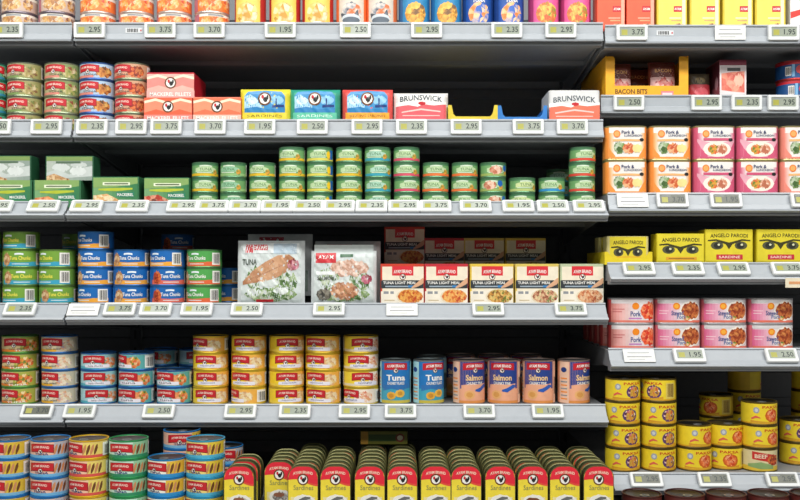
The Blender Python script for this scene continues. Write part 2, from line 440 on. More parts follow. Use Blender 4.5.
# --- second shelf cartons
PK = mat('#ee9a86'); PKL = mat('#f3cfc2')
def fillet(base, top, strip):
    return [R(-56, 56, 0, 57, base), P([(-56, 22, 50), (-28, 30, 56), (0, 22, 48), (28, 30, 56), (56, 22, 50)], top), P([(-56, 44, 50), (-30, 50, 56), (-8, 44, 50)], CREAM), P([(8, 44, 50), (30, 50, 56), (56, 44, 50)], CREAM),
            R(-57, 57, 1, 17, strip), T('MACKEREL FILLETS', 0, 9, 9, WHITE, 98), EMBLEM(0, 36, 14)]
kp1 = carton_kind('fish_carton', 'carton', .115, .10, .077, mat('#d9563f'), moved(fillet(mat('#e8603f'), mat('#f08a6a'), mat('#ea8a80')), 19))
kp2 = carton_kind('fish_carton', 'carton', .113, .13, .061, mat('#b32030'), fillet(mat('#eab0a2'), mat('#dc8a80'), mat('#e8a8a0')))
kp3 = carton_kind('fish_carton', 'carton', .113, .10, .078, mat('#e8836a'), moved(fillet(mat('#e8704c'), mat('#f0906c'), mat('#eebfae')), 19))
put(kp1, 'M2', 168, 'orange-red mackerel carton below a paler pink one', 'pink mackerel cartons', back=.012)
put(kp2, 'M2', 170.5, 'pale pink mackerel carton stacked on an orange-red one', 'pink mackerel cartons', back=.02, z0=ROWS['M2'].s + .0775)
put(kp3, 'M2', 217, 'salmon-pink mackerel carton standing alone by the yellow wrapped pack', 'pink mackerel cartons', back=.012)
# wrapped sardine packs
def sea(edge, band, txt, tc):
    a = [P([(-48, 22, 62), (-40, 22, 72), (0, 22, 75), (40, 22, 72), (48, 22, 62)], mat('#3f8fc6')), P([(-48, 30, 60), (-34, 32, 66), (-14, 30, 52), (-6, 30, 40)], mat('#a9d3ea')), E(-30, 50, 14, 9, mat('#cfe6f2'), .2, 2), E(28, 52, 18, 10, mat('#8fc4e4'), .2, 4),
         P([(-48, 23, 32), (-20, 23, 36), (10, 23, 30), (48, 23, 34)], mat('#2a7fb8')), P([(18, 34, 40), (46, 35, 41)], NAVY), R(26, 29, 40, 56, NAVY), EMBLEM(0, 55, 16), R(-52, 52, 3, 22, band)]
    if txt: a.append(T(txt, 0, 14.5, 6, tc, 84, 1, 0))
    a.append(R(-30, 30, 4.5, 6.5, tc))
    return a
kw1 = pouch_kind('wrapped_sardine_pack', 'sardine pack', .119, .099, .016, mat('#e3d23c'), moved(sea(None, mat('#e6cf3a'), 'SARDINES', mat('#7a6a20')), 19), 9, .006, .0006, 3)
kw2 = pouch_kind('wrapped_sardine_pack', 'sardine pack', .119, .098, .016, mat('#2f9a80'), moved(sea(None, mat('#5fbf9f'), 'SARDINES', mat('#dff0e6')), 19), 9, .006, .0006, 5)
kw3 = pouch_kind('wrapped_sardine_pack', 'sardine pack', .120, .098, .016, mat('#d8504a'), moved(sea(None, mat('#f2a838'), 'SIZZLING SARDINES', BRN), 19), 9, .006, .0006, 7)
put(kw1, 'M2', 265, 'yellow wrapped sardine pack with blue sea picture', 'wrapped sardine packs', back=.018)
put(kw2, 'M2', 315, 'teal-green wrapped sardine pack with blue sea picture', 'wrapped sardine packs', back=.018)
put(kw3, 'M2', 367.5, 'red wrapped sardine pack with orange band', 'wrapped sardine packs', back=.018)
def brun(low):
    return [R(-60, 60, 0, 38, low), P([(-60, 30, 40), (-30, 34, 42), (-8, 30, 38), (6, 36, 44), (30, 33, 40), (60, 36, 42)], WHITE), P([(-46, 15, 18), (0, 22, 26), (46, 17, 20)], mat('#f4c8bf')), R(-44, 44, 8, 10, mat('#f4c8bf')),
            T('BRUNSWICK', 0, 52, 13, mat('#3d4a52'), 100, 5, .012), E(2, 38, 9, 4, RDB, .2, 3)]
kb1 = pouch_kind('sardine_carton', 'carton', .130, .091, .028, mat('#e9e7e2'), moved(brun(mat('#de5f66')), 24)+[R(-62, 62, 1, 26, mat('#de5f66'))], 12, .010)
kb2 = carton_kind('sardine_carton', 'carton', .122, .12, .095, mat('#d9dad8'), moved(brun(mat('#ea7358')), 24) + [R(-56, 56, 0, 27, mat('#ea7358'))], [R(-58, 58, 0, 28, mat('#ea7358')), R(-58, 58, 28, 34, mat('#3f86c0'))], r=.008)
put(kb1, 'M2', 421, 'rounded white and rose sardine carton between packs and yellow tray', 'white-topped sardine cartons', back=.016)
put(kb2, 'M2', 574.5, 'white and orange sardine carton next to the blue tray', 'white-topped sardine cartons', back=.016)
def low_tray(w, d, hl, hp, m, inner, name, label):
    b = MB(); t = .0015
    b.box(-w/2, w/2, -d/2, d/2, 0, t, m)
    pts = [(-w/2, hp), (-w/2+.008, hp), (-w/2+.012, hl+.006), (-w/2+.018, hl), (w/2-.018, hl), (w/2-.012, hl+.006), (w/2-.008, hp), (w/2, hp)]
    ov = [(-w/2, t)] + pts + [(w/2, t)]
    for i in range(1, len(pts)):
        (xa, za), (xb, zb_) = pts[i-1], pts[i]
        b.rings([[(xa, y, t), (xb, y, t), (xb, y, zb_), (xa, y, za)] for y in (-d/2, -d/2+t)], m)
    b.box(-w/2, -w/2+t, -d/2+t, d/2, t, hp, m); b.box(w/2-t, w/2, -d/2+t, d/2, t, hp, m); b.box(-w/2, w/2, d/2-t, d/2, t, hp, m)
    return Kind(name, 'tray', b.mesh(name), [], w, d, hp)
kt1 = low_tray(.117, .22, .031, .058, mat('#d9c23a'), None, 'cardboard_tray', '')
kt2 = low_tray(.117, .22, .030, .057, mat('#2f78c0'), None, 'cardboard_tray', '')
put(kt1, 'M2', 473, 'empty yellow cardboard tray on the second shelf', 'empty cardboard trays', back=.006)
put(kt2, 'M2', 522.5, 'empty blue cardboard tray on the second shelf', 'empty cardboard trays', back=.006)

# --- third shelf: small green cans
GB = mat('#6fa266'); GD = mat('#467a52'); GL = mat('#b9d2a2')
def green(band, extra=None, mid=GL, H=28.4):
    a = [R(-48, 48, 0, H, GB), R(-48, 48, H*.86, H, GD), P([(-26, H*.30, H*.62), (-13, H*.34, H*.74), (0, H*.36, H*.78), (13, H*.34, H*.74), (26, H*.30, H*.62)], mid),
         T('TUNA', 0, H*.56, H*.24, mat('#4a7a4c'), 30, 1.5, .0), BANNER(0, H*.84, 30, H*.10, mat('#d8e6cf'), 1.2), R(-48, 48, 0, H*.20, band), R(-22, 14, H*.25, H*.30, mat('#e6efdc')), E(24, H*.32, 6, H*.22, VEG, .2, 4)]
    if extra: a += extra
    a += [R(48, 76, 1, H-1, WHITE)] + BARS(52, 4, 20, H-9, BLACK) + [R(-76, -50, 0, H, GD)]
    return a
GW, GH = .0625, .0358
def gcan(art, rim=mat('#5f8f6a', .35, .5), bg=GD): return can_kind('small_tuna_can', 'tuna can', GW, GW, GW/2, GH, bg, art, rim=rim, ring=False, facets=8)
yb = [E(22, 14, 6, 8, YEL, .2, 2), R(27, 38, 3, 25, BLU)]
g_y = gcan(green(mat('#e0b82c'))); g_p = gcan(green(mat('#8fb878'), mid=mat('#8fbf9a'))); g_yb = gcan(green(mat('#d9cf5a'), yb)); g_t = gcan(green(mat('#38a0b4'), mid=mat('#a9d0b8')))
g_r = gcan(green(mat('#d84a3a'))); g_pk = gcan(green(mat('#d8506a'))); g_o = gcan(green(mat('#e8743a')))
g_f = gcan(green(mat('#9ab060'), [E(-4, 14, 16, 10, PORK, .2, 3), E(22, 18, 7, 7, BLU, .2, 6)])); g_l = gcan(green(mat('#b9c87a'), mid=mat('#c9d89a'))); g_b = gcan(green(mat('#2f8fc8'), mid=mat('#b4d0a0')))
G3 = 'small green tuna cans on the third shelf'
g3 = [(g_y, 205, 3, 'yellow-banded small green can'), (g_p, 233.5, 3, 'plain-banded small green can'), (g_y, 262.5, 3, 'yellow-banded small green can'), (g_y, 292.2, 4, 'yellow-banded small green can'),
      (g_yb, 320, 4, 'blue-patched small green can'), (g_y, 349.2, 4, 'yellow-banded small green can'), (g_t, 378, 4, 'teal-banded small green can'), (g_pk, 406.8, 4, 'pink-banded small green can'),
      (g_o, 435.5, 3, 'orange-banded small green can'), (g_o, 464.5, 3, 'orange-banded small green can'), (g_f, 492.8, 3, 'small green can with tuna picture'), (g_l, 522, 2, 'pale-banded small green can'), (g_b, 551.5, 2, 'blue-banded small green can'), (g_r, 582, 4, 'red-banded small green can')]
for i, (kd, px, n, ds) in enumerate(g3):
    stack(kd, 'M3', px, n, ds, 'the %s stack from the cartons' % NTH[i], G3, yaw=0, jit=16)
stack(g_t, 'M3', 558.5, 3, 'teal-banded small green can', 'the shaded stack behind blue-banded cans', G3, back=.16)
# green cartons
def gcart(low, pic, hi=mat('#b6c23a')):
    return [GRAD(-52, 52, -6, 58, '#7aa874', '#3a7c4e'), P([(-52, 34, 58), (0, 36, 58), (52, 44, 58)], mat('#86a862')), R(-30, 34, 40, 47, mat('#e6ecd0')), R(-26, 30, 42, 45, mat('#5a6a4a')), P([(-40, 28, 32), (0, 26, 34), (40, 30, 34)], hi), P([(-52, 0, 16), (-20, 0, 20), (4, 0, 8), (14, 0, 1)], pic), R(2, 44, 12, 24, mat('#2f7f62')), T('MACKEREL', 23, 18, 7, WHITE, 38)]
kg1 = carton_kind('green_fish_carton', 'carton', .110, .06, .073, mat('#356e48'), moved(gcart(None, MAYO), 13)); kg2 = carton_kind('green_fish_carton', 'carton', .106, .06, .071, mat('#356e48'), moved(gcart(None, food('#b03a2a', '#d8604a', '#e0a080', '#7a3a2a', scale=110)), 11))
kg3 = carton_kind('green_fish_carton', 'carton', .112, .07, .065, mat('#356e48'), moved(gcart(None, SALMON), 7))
def gpale():
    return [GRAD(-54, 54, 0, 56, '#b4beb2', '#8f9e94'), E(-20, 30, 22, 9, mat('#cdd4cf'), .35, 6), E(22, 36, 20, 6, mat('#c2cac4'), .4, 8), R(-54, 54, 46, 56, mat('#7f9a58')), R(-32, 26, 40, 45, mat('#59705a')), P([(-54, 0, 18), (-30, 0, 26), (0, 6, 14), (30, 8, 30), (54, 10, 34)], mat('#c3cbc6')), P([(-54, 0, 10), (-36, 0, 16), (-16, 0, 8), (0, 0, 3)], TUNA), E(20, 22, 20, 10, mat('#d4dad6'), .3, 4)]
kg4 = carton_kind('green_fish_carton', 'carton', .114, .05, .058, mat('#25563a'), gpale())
GC = 'green fish cartons on the third shelf'
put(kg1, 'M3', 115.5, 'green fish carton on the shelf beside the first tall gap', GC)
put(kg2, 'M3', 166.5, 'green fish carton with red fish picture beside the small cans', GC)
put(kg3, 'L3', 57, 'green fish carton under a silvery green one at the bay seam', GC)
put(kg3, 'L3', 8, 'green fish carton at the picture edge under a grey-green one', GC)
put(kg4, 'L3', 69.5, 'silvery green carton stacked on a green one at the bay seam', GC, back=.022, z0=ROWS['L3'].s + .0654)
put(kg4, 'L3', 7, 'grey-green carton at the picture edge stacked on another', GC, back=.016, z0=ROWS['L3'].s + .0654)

# --- fourth shelf: blue and green tuna cans
def chunk(bg, band, txtc, pic, h=34.6):
    return [R(-70, 70, 0, h, bg), R(-70, 70, 0, h*.30, band), P([(-40, h*.22, h*.34), (-20, h*.28, h*.38), (0, h*.24, h*.33), (30, h*.28, h*.36)], bg), BANNER(2, h*.84, 20, h*.12, mat('#e6eef0'), 1), T('Tuna Chunks', 4, h*.55, h*.25, txtc, 48), R(-14, 24, h*.12, h*.17, mat('#dfe8e8')), E(-30, h*.46, 12, h*.42, pic, .2, 4),
            R(44, 68, 3, h-3, WHITE), BARS(47, 6, 18, h-12, BLACK), R(-75, -46, 0, h, bg)]
H4 = .0426
def ccan(bg, art, rim): return can_kind('tuna_chunk_can', 'tuna can', .0835, .0835, .04175, H4, bg, art, rim=rim, ring=False)
b_or = ccan(mat('#1b62ac'), chunk(mat('#1766b0'), mat('#eda63c'), WHITE, TUNA), mat('#2f6fae', .35, .5)); b_rd = ccan(mat('#1b62ac'), chunk(mat('#1766b0'), mat('#dd6a5a'), WHITE, RED), mat('#2f6fae', .35, .5))
g_bl = ccan(mat('#6c9a3a'), chunk(mat('#74a03c'), mat('#3aa0bc'), mat('#f2e65a'), TUNA), mat('#6c8f4a', .35, .5)); g_rd = ccan(mat('#4a9a4a'), chunk(mat('#4fa04e'), mat('#e0663c'), WHITE, TUNA), mat('#5a8f5a', .35, .5))
G4 = 'blue and green tuna chunk cans on the fourth shelf'
stack(g_bl, 'L4', -17, 4, 'lime-green tuna chunk can', 'the stack cut by the picture edge', G4, yaw=30)
stack(g_bl, 'L4', 21.5, 4, 'lime-green tuna chunk can', 'the taller of two lime stacks', G4, yaws=[-28, 16, 12, -26])
stack(g_bl, 'L4', 57.8, 3, 'lime-green tuna chunk can', 'the lower of two lime stacks', G4, yaws=[18, -34, -36])
stack(b_or, 'M4', 96.2, 4, 'blue tuna chunk can with orange band', 'the tall blue stack', G4, yaws=[-38, -4, -10, -34])
stack(b_or, 'M4', 131.4, 3, 'blue tuna chunk can with orange band', 'the stack between two blue ones', G4, yaws=[16, 14, 2])
stack([b_rd, b_rd, b_or], 'M4', 168, 3, 'blue tuna chunk can', 'the stack beside the green red-banded cans', G4, yaws=[10, 6, -36]) if False else None
r4 = ROWS['M4']; zz = r4.s + .0003
for i, (kd, yw, ds) in enumerate(((b_rd, 18, 'bottom blue tuna chunk can with red band beside the green red-banded stack'), (b_rd, 18, 'middle blue tuna chunk can with red band beside the green red-banded stack'), (b_or, -34, 'top blue tuna chunk can beside the green red-banded stack'))):
    kd.place((X(168, r4.Y0+.054), r4.Y0+.054, zz), (0, 0, math.radians(yw)), ds, G4); zz += H4 + .0002
stack(g_rd, 'M4', 204.5, 3, 'green red-banded chunk can', 'the stack beside the larger vacuum pack', G4, yaws=[-30, -22, -24])
stack(b_rd, 'M4', 178, 4, 'shaded blue chunk can', 'the stack behind a blue red-banded stack', G4, back=.19, yaws=[20, 20, 20, 14])
stack(g_bl, 'L4', 79, 4, 'shaded lime chunk can', 'the stack behind the lower lime stack', G4, back=.16, yaws=[0, 0, 0, -30])
stack(b_or, 'M4', 229, 2, 'shaded blue chunk can', 'the short stack behind green red-banded cans', G4, back=.11, yaws=[-40, -40])
# vacuum packs
def vac(txt, pic, x1):
    a = [R(-70, 70, 2, 140, mat('#c9d2cf')), E(-34, 60, 26, 26, LEAF, .3, 2), E(36, 50, 26, 26, LEAF, .3, 7), E(0, 22, 62, 17, LEAF, .2, 9), E(-40, 26, 18, 9, mat('#d8dfda'), .3, 5), E(24, 30, 18, 8, mat('#dce3de'), .3, 6), E(-6, 48, 26, 8, mat('#d3dbd6'), .3, 8)]
    return a
k_v1 = pouch_kind('vacuum_fish_pack', 'fish pack', .158, .150, .012, mat('#cdd3d2'), vac('', None, 0) + [P([(-66, 44, 52), (-44, 48, 76), (-14, 52, 98), (16, 62, 114), (42, 78, 116), (56, 90, 106)], food('#a87450', '#c4926c', '#d3a884', '#b5835c', scale=50)), P([(-50, 56, 58), (-10, 72, 75), (40, 96, 98)], mat('#a8785a')),
      E(52, 92, 14, 13, food('#8f2a3a', '#b0506a', '#d09aa0', '#7a2030', scale=120), .25, 3), P([(-66, 118, 142), (66, 120, 144)], mat('#dfe5e4')), R(-60, -42, 120, 140, RDB), R(-40, -8, 126, 140, mat('#c8323a')), T('AYAM', -24, 133, 7, WHITE, 26), R(6, 60, 118, 142, mat('#b6c9d6')), T('TUNA', -50, 98, 14, mat('#4f5a50'), 34), R(-34, 6, 4, 10, RDB)], 6, .0015, .0012, 4)
k_v2 = pouch_kind('vacuum_fish_pack', 'fish pack', .154, .126, .012, mat('#cdd3d2'), vac('', None, 0) + [E(14, 84, 46, 20, food('#b98a72', '#dcb8a4', '#ead6c8', '#c49a84', scale=110), .2, 5), E(2, 30, 34, 20, food('#a8704e', '#c9916a', '#e0b898', '#8f5a3c', scale=110), .2, 6), E(54, 58, 13, 11, food('#8f2a3a', '#b0506a', '#d09aa0', '#7a2030', scale=120), .25, 3), E(-46, 22, 18, 14, food('#3a3a34', '#6a6458', '#8f8a7c', '#2a2a28', scale=120), .25, 9),
      R(-66, -18, 96, 120, mat('#c8323a')), T('AYAM', -42, 110, 9, WHITE, 36), R(-8, 22, 110, 117, mat('#3f6a4a')), R(-64, -20, 68, 76, mat('#eef2ef')), T('SALMON', -42, 60, 9, mat('#5a5f58'), 40)], 6, .0015, .0012, 9)
k_v3 = pouch_kind('vacuum_fish_pack', 'fish pack', .158, .150, .010, mat('#c3c8c8'), [R(-50, 10, 128, 142, mat('#b0404c')), R(-70, 70, 10, 60, mat('#8fa095')), E(10, 90, 46, 20, mat('#b79a8a'), .2, 5)], 6, .0015, .0012, 14)
GV = 'vacuum fish packs on the fourth shelf'
put(k_v1, 'M4', 270.5, 'larger vacuum fish pack with fillet picture in front', GV, back=.012, lean=-5, yaw=2)
put(k_v3, 'M4', 279, 'grey vacuum pack peeking above the larger fish pack', GV, back=.075, lean=-5, yaw=-2, z0=ROWS['M4'].s + .018)
put(k_v2, 'M4', 343.5, 'smaller vacuum fish pack with two chunk pictures in front', GV, back=.012, lean=-4)
put(k_v3, 'M4', 347.5, 'red-flashed vacuum pack just behind the smaller fish pack', GV, back=.065, lean=-4)
# couscous cartons
def meal(edge, foodm, flash):
    return [R(-50, 50, 0, 94, mat('#efe4cc')), R(-50, 50, 88, 94, edge), R(-50, -47, 0, 92, edge), R(-24, 26, 67, 89, mat('#d8303a')), T('AYAM BRAND', 1, 77, 8, WHITE, 42, 1.5), EMBLEM(1, 64, 7.5), R(-50, 50, 37, 56, mat('#33383c')), T('TUNA LIGHT MEAL', -6, 50, 6.5, WHITE, 78), R(-40, 16, 40, 43, mat('#9fb0bc')), R(14, 26, 39, 44, flash), P([(22, 37, 40), (34, 40, 50), (46, 46, 60), (50, 50, 62)], mat('#d8a884')),
            P([(-50, 0, 30), (50, 0, 37)], mat('#f0e8d6')), E(17, 18, 32, 17.5, mat('#e6d8b8'), .05, 3), E(19, 18, 30, 16, foodm, .15, 6), R(-44, -32, 24, 30, GREY), R(-28, -20, 24, 30, GREY), R(-42, -18, 8, 10, mat('#c9b48a'))]
ms = [('#c9402c', food('#b5521f', '#dc8434', '#eab45a', '#c0461f', scale=190), 'red-edged'), ('#c0303a', food('#cf5a28', '#ea9a4a', '#f0c070', '#c04a28', scale=190), 'scarlet-edged'), ('#e0c04a', food('#7a5a30', '#c98a3a', '#e8c878', '#6a7a30', scale=190), 'yellow-edged'), ('#d8c060', food('#8a4a30', '#c98a6a', '#ead0a0', '#7a8a50', scale=190), 'straw-edged'), ('#b9c4a0', food('#c06a44', '#dc9a6a', '#eac8a0', '#a85434', scale=190), 'sage-edged')]
kms = [carton_kind('meal_carton', 'meal carton', .1025, .05, .0945, mat(e), meal(mat(e), f, mat('#3f86c0'))) for e, f, _ in ms]
GM = 'cream meal cartons on the fourth shelf'
for i, (px, kd) in enumerate(zip((402.3, 446.3, 491.8, 537, 582), kms)):
    put(kd, 'M4', px, 'front %s cream meal carton, %s from the vacuum packs' % (ms[i][2], NTH[i]), GM, back=.012)
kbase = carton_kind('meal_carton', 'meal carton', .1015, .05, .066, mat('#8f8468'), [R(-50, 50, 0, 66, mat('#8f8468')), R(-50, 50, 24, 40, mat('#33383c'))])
for i, (px, kd) in enumerate(zip((404.5, 444, 484, 525.5), (kms[0], kms[1], kms[3], kms[2]))):
    z = ROWS['M4'].s
    kb = kbase
    if i == 0: put(kms[3], 'M4', px, 'lower shaded meal carton hidden behind the %s front one' % NTH[i], GM, back=.17); z += .0947
    else: put(kb, 'M4', px, 'lower shaded meal carton hidden behind the %s front one' % NTH[i], GM, back=.17); z += .0662
    put(kd, 'M4', px, 'upper shaded meal carton, %s in the row behind the front ones' % NTH[i], GM, back=.17, z0=z)

# --- fifth shelf
k5a = acan('5a', mat('#d6c08a'), ayam(None, VEG, foot=mat('#e0822c'), foot_text='TUNA', sub='tuna salad', corner=mat('#a9b04a')), rim=mat('#5f9a4a', .35, .5))
k5b = acan('5b', mat('#e3d4ae'), ayam(None, food('#d9c6a0', '#efe2cc', '#d99a70', '#b9a8b0', scale=150), foot=mat('#e8b03a'), sub='tuna salad', corner=mat('#c9c0a8')), rim=mat('#3f74b0', .35, .5))
k5c = acan('5c', mat('#a9d4d8'), ayam(None, food('#d9703a', '#e8a878', '#bfc8c0', '#7a9a70', scale=150), foot=mat('#59b0c0'), sub='tuna chunks', strip=True, corner=mat('#8fc4c4')), rim=mat('#2f70b4', .35, .5), lidm=mat('#3a6aa0', .4, .5))
k5d = acan('5d', mat('#b4d2d4'), ayam(None, SALMON, foot=mat('#7ab4b8'), sub='tuna', strip=True, corner=mat('#5aa8a4'), pic2=VEG), rim=mat('#2f70b4', .35, .5), lidm=mat('#3a6aa0', .4, .5))
k5y = acan('5y', mat('#f2cf2c'), ayam(None, MAYO, foot=mat('#f0cf4a'), sub='mayonnaise', subc=NAVY, corner=mat('#eeb04a'), bw=48, strip=True), rim=mat('#d8b83a', .35, .5))
k5z = acan('5z', mat('#efd23c'), ayam(None, food('#e0a070', '#f0d8c0', '#d8704a', '#f0e4d8', scale=150), foot=mat('#e8d8b0'), sub='tomato', subc=NAVY, corner=mat('#efe0cc'), bw=48, strip=True), rim=mat('#d8b83a', .35, .5))
G5 = 'tuna cans on the fifth shelf'
stack(k5b, 'L5', -19, 4, 'lilac-sided tuna can', 'the stack cut by the picture edge', G5, yaw=20)
stack(k5a, 'L5', 20.5, 4, 'green-rimmed tuna salad can', 'the green-rimmed stack', G5, yaws=[-12, -8, -6, 14])
stack(k5b, 'L5', 60, 4, 'blue-rimmed cream tuna can', 'the stack at the bay seam', G5, yaws=[-10, -12, -14, 2])
stack(k5c, 'M5', 98.8, 3, 'pale teal tuna can', 'the first blue-rimmed stack past the seam', G5, yaws=[22, 12, 10])
stack(k5d, 'M5', 136.5, 3, 'pale blue tuna can', 'the second blue-rimmed stack past the seam', G5, yaws=[-14, -8, -44])
stack(k5d, 'M5', 174.5, 2, 'pale blue tuna can', 'the two-high stack beside the yellow cans', G5, yaws=[-12, -16])
stack(k5c, 'M5', 161, 3, 'shaded blue-rimmed can', 'the stack behind the two-high one', G5, back=.115, yaws=[0, 0, -20])
stack(k5d, 'M5', 196, 3, 'shaded blue-rimmed can', 'the stack behind the first yellow one', G5, back=.115, yaws=[0, 0, 30])
for i, (px, kd, yw) in enumerate(((211, k5y, [4, 4, 4, -24]), (249, k5y, [-50, -14, -14, 2]), (286.5, k5y, [20, 20, 16, 22]), (323.2, k5y, [-14, -16, -16, -14]), (361, k5z, [-30, 22, 4, 20]))):
    stack(kd, 'M5', px, 4, 'yellow tuna can' if i < 4 else 'pale yellow tuna can', 'the %s yellow stack from the blue cans' % NTH[i], G5, yaws=yw)
# tall cans
def tallart(bg, low, ttl, tc, sub, pic, stripe, H=97):
    return [R(-60, 60, 0, H, bg if pic == 'tuna' else low), R(-38, 40, 34, H, bg), R(-60, 60, 0, 34, low), P([(-34, 28, 42), (-10, 34, 46), (10, 30, 44), (34, 34, 46)], low if pic != 'tuna' else mat('#2f6fae')), BANNER(0, 87, 60, 16, RDB, 1.5), T('AYAM BRAND', 0, 88, 7, WHITE, 44, 1.5), EMBLEM(0, 77, 6),
            T(ttl, 0, 60, 14, tc, 46, 0, .03), T(sub, 0, 47, 7, WHITE, 42)] + \
           ([E(-11, 18, 11, 9, mat('#e0a93c'), .1, 2), E(-11, 18, 6, 5, mat('#c98a2c'), .1, 3), E(10, 23, 12, 9, mat('#e6b44a'), .1, 4), E(10, 23, 6, 5, mat('#c98f30'), .1, 5), R(-60, 60, 0, 7, mat('#c9b84a'))] if pic == 'tuna' else
            [E(-14, 20, 13, 10, mat('#e8b070'), .1, 2), E(-14, 20, 8, 6, mat('#d89a50'), .15, 6), P([(0, 28, 32), (12, 26, 36), (26, 34, 44), (34, 38, 42)], mat('#2a5ab0')), R(-60, 60, 0, 6, mat('#e0904a'))]) + \
           [R(-66, -40, 0, H, stripe)] + [R(-62, -44, 8+8*i, 11+8*i, GREY if i % 2 else ORG) for i in range(7)] + [E(-53, 78, 8, 6, NAVY)] + [R(42, 66, 0, H, stripe)] + BARS(45, 20, 18, 40, BLACK)
kt = can_kind('tall_tuna_can', 'tuna can', .0735, .0735, .03675, .104, mat('#2f8fbc'), tallart(mat('#1f74b8'), mat('#3fa0b8'), 'Tuna', WHITE, 'CHUNKY FLAKES', 'tuna', mat('#a9d8dc')), rim=mat('#9aa8a8', .34, .7), ring=False)
ks = can_kind('tall_salmon_can', 'salmon can', .0765, .0765, .03825, .104, mat('#e8a884'), tallart(mat('#23408a'), mat('#ecab88'), 'Salmon', mat('#f0c890'), 'CHUNKY PINK', 'salmon', mat('#eec4a8')), rim=mat('#b09a90', .34, .7), ring=False)
GT = 'tall fish cans on the fifth shelf'
put(kt, 'M5', 395.3, 'tall blue tuna can right beside the yellow stacks', GT, yaw=2)
put(kt, 'M5', 429, 'tall blue tuna can turned to show its pale stripe', GT, yaw=24)
for px, yw, ds in ((470, 20, 'tall salmon can with pale stripe, next to the tuna cans'), (505.5, -12, 'tall salmon can facing forward, second from the tuna cans'), (541, -10, 'tall salmon can facing forward, third from the tuna cans'), (576.5, 34, 'tall salmon can turned aside at the end of its row')):
    put(ks, 'M5', px, ds, GT, yaw=yw)
for i, px in enumerate((461, 494.5, 528)):
    put(ks, 'M5', px, 'shaded salmon can behind the front row, %s from the tuna cans' % NTH[i], GT, back=.14, yaw=-20)
put(kt, 'M5', 432, 'shaded tall tuna can behind the striped front one', GT, back=.105, yaw=-20)

# --- bottom shelf cans
def stripes(a, c1, c2): return a + [R(20 + 7*i, 24 + 7*i, 8, 27, c1 if i % 2 else c2) for i in range(5)]
def saus(bg, side, foot, sub):
    return [R(-75, 75, 0, 32.5, bg), R(19, 75, 0, 32.5, side), R(-75, 75, 0, 6, foot)] + [P([(18+8*i, 6, 14), (21+8*i, 8, 24), (24+8*i, 14, 28), (26+8*i, 20, 28)], BRN if i % 2 else mat('#c98a5a')) for i in range(4)] + \
        [BANNER(-10, 21.5, 57, 18, RDK, 2.4), BANNER(-10, 22, 54, 15.5, RDB, 2.4), T('AYAM BRAND', -10, 23.6, 5.2, mat('#f2d8c8'), 38, 1.8), EMBLEM(-10, 13, 5.5), T(sub, -8, 8.6, 4.4, NAVY, 30), R(62, 92, 2, 30, WHITE)] + BARS(66, 5, 22, 20, BLACK) + [R(-92, -64, 0, 32.5, foot)]
def rimc(h): return mat(h, .38, .35)
k6a = acan('6a', mat('#e8c8a8'), saus(mat('#e6b8a0'), mat('#d9b83a'), mat('#7ab4d4'), 'TUNA'), rim=rimc('#2a7cc0'), lidm=DARKLID)
k6b = acan('6b', mat('#ead0b0'), saus(mat('#e8bca4'), mat('#b0b4bc'), mat('#6aaed8'), 'TUNA'), rim=rimc('#2a7cc0'), lidm=DARKLID)
k6c = acan('6c', mat('#eecfa0'), saus(mat('#ecc0a0'), mat('#e6cf6a'), mat('#d8544a'), 'TUNA'), rim=rimc('#e0b422'), lidm=DARKLID)
k6d = acan('6d', mat('#b9dcc4'), saus(mat('#bfe0cc'), mat('#8fc49a'), mat('#2f8a60'), 'TUNA'), rim=rimc('#2f9a58'), lidm=DARKLID)
k6e = acan('6e', mat('#f0e8d0'), saus(mat('#f0ecd8'), mat('#e0b83a'), mat('#2f8fc8'), 'TUNA'), rim=rimc('#2088c8'), lidm=DARKLID)
k6f = acan('6f', mat('#e8d07a'), saus(mat('#ecd47a'), mat('#dcc03a'), mat('#4fb0d0'), 'TUNA'), rim=rimc('#38a4cc'), lidm=DARKLID)
G6 = 'tuna cans on the bottom shelf'
for kd, px, n, ds, wh, yw in ((k6a, 10.5, 4, 'blue-rimmed tuna can', 'the stack at the picture edge', [-20, -18, -24, -22]), (k6b, 50.5, 4, 'blue-rimmed tuna can', 'the stack next to the yellow-rimmed one', [8, -2, 6, 4]), (k6c, 89.5, 4, 'yellow-rimmed tuna can', 'the yellow-rimmed stack', [-14, -10, -14, -26]),
                              (k6d, 129, 4, 'green-rimmed tuna can', 'the green-rimmed stack', [14, 2, 4, 2]), (k6e, 167, 3, 'sky-blue-rimmed tuna can', 'the three-high stack', [-14, -16, -14]), (k6f, 205.5, 4, 'light-blue-rimmed tuna can', 'the stack beside the sardine tins', [-14, -10, -12, -8])):
    stack(kd, '6', px, n, ds, wh, G6, back=.04, yaws=yw)
stack(k6a, '6', 182, 4, 'shaded blue-rimmed can', 'the stack behind a sky-blue-rimmed stack', G6, back=.15, yaws=[0, 0, 0, 20])
stack(k6b, '6', 225, 3, 'shaded blue-rimmed can', 'the stack behind light-blue-rimmed cans', G6, back=.17, yaws=[0, 0, 20])

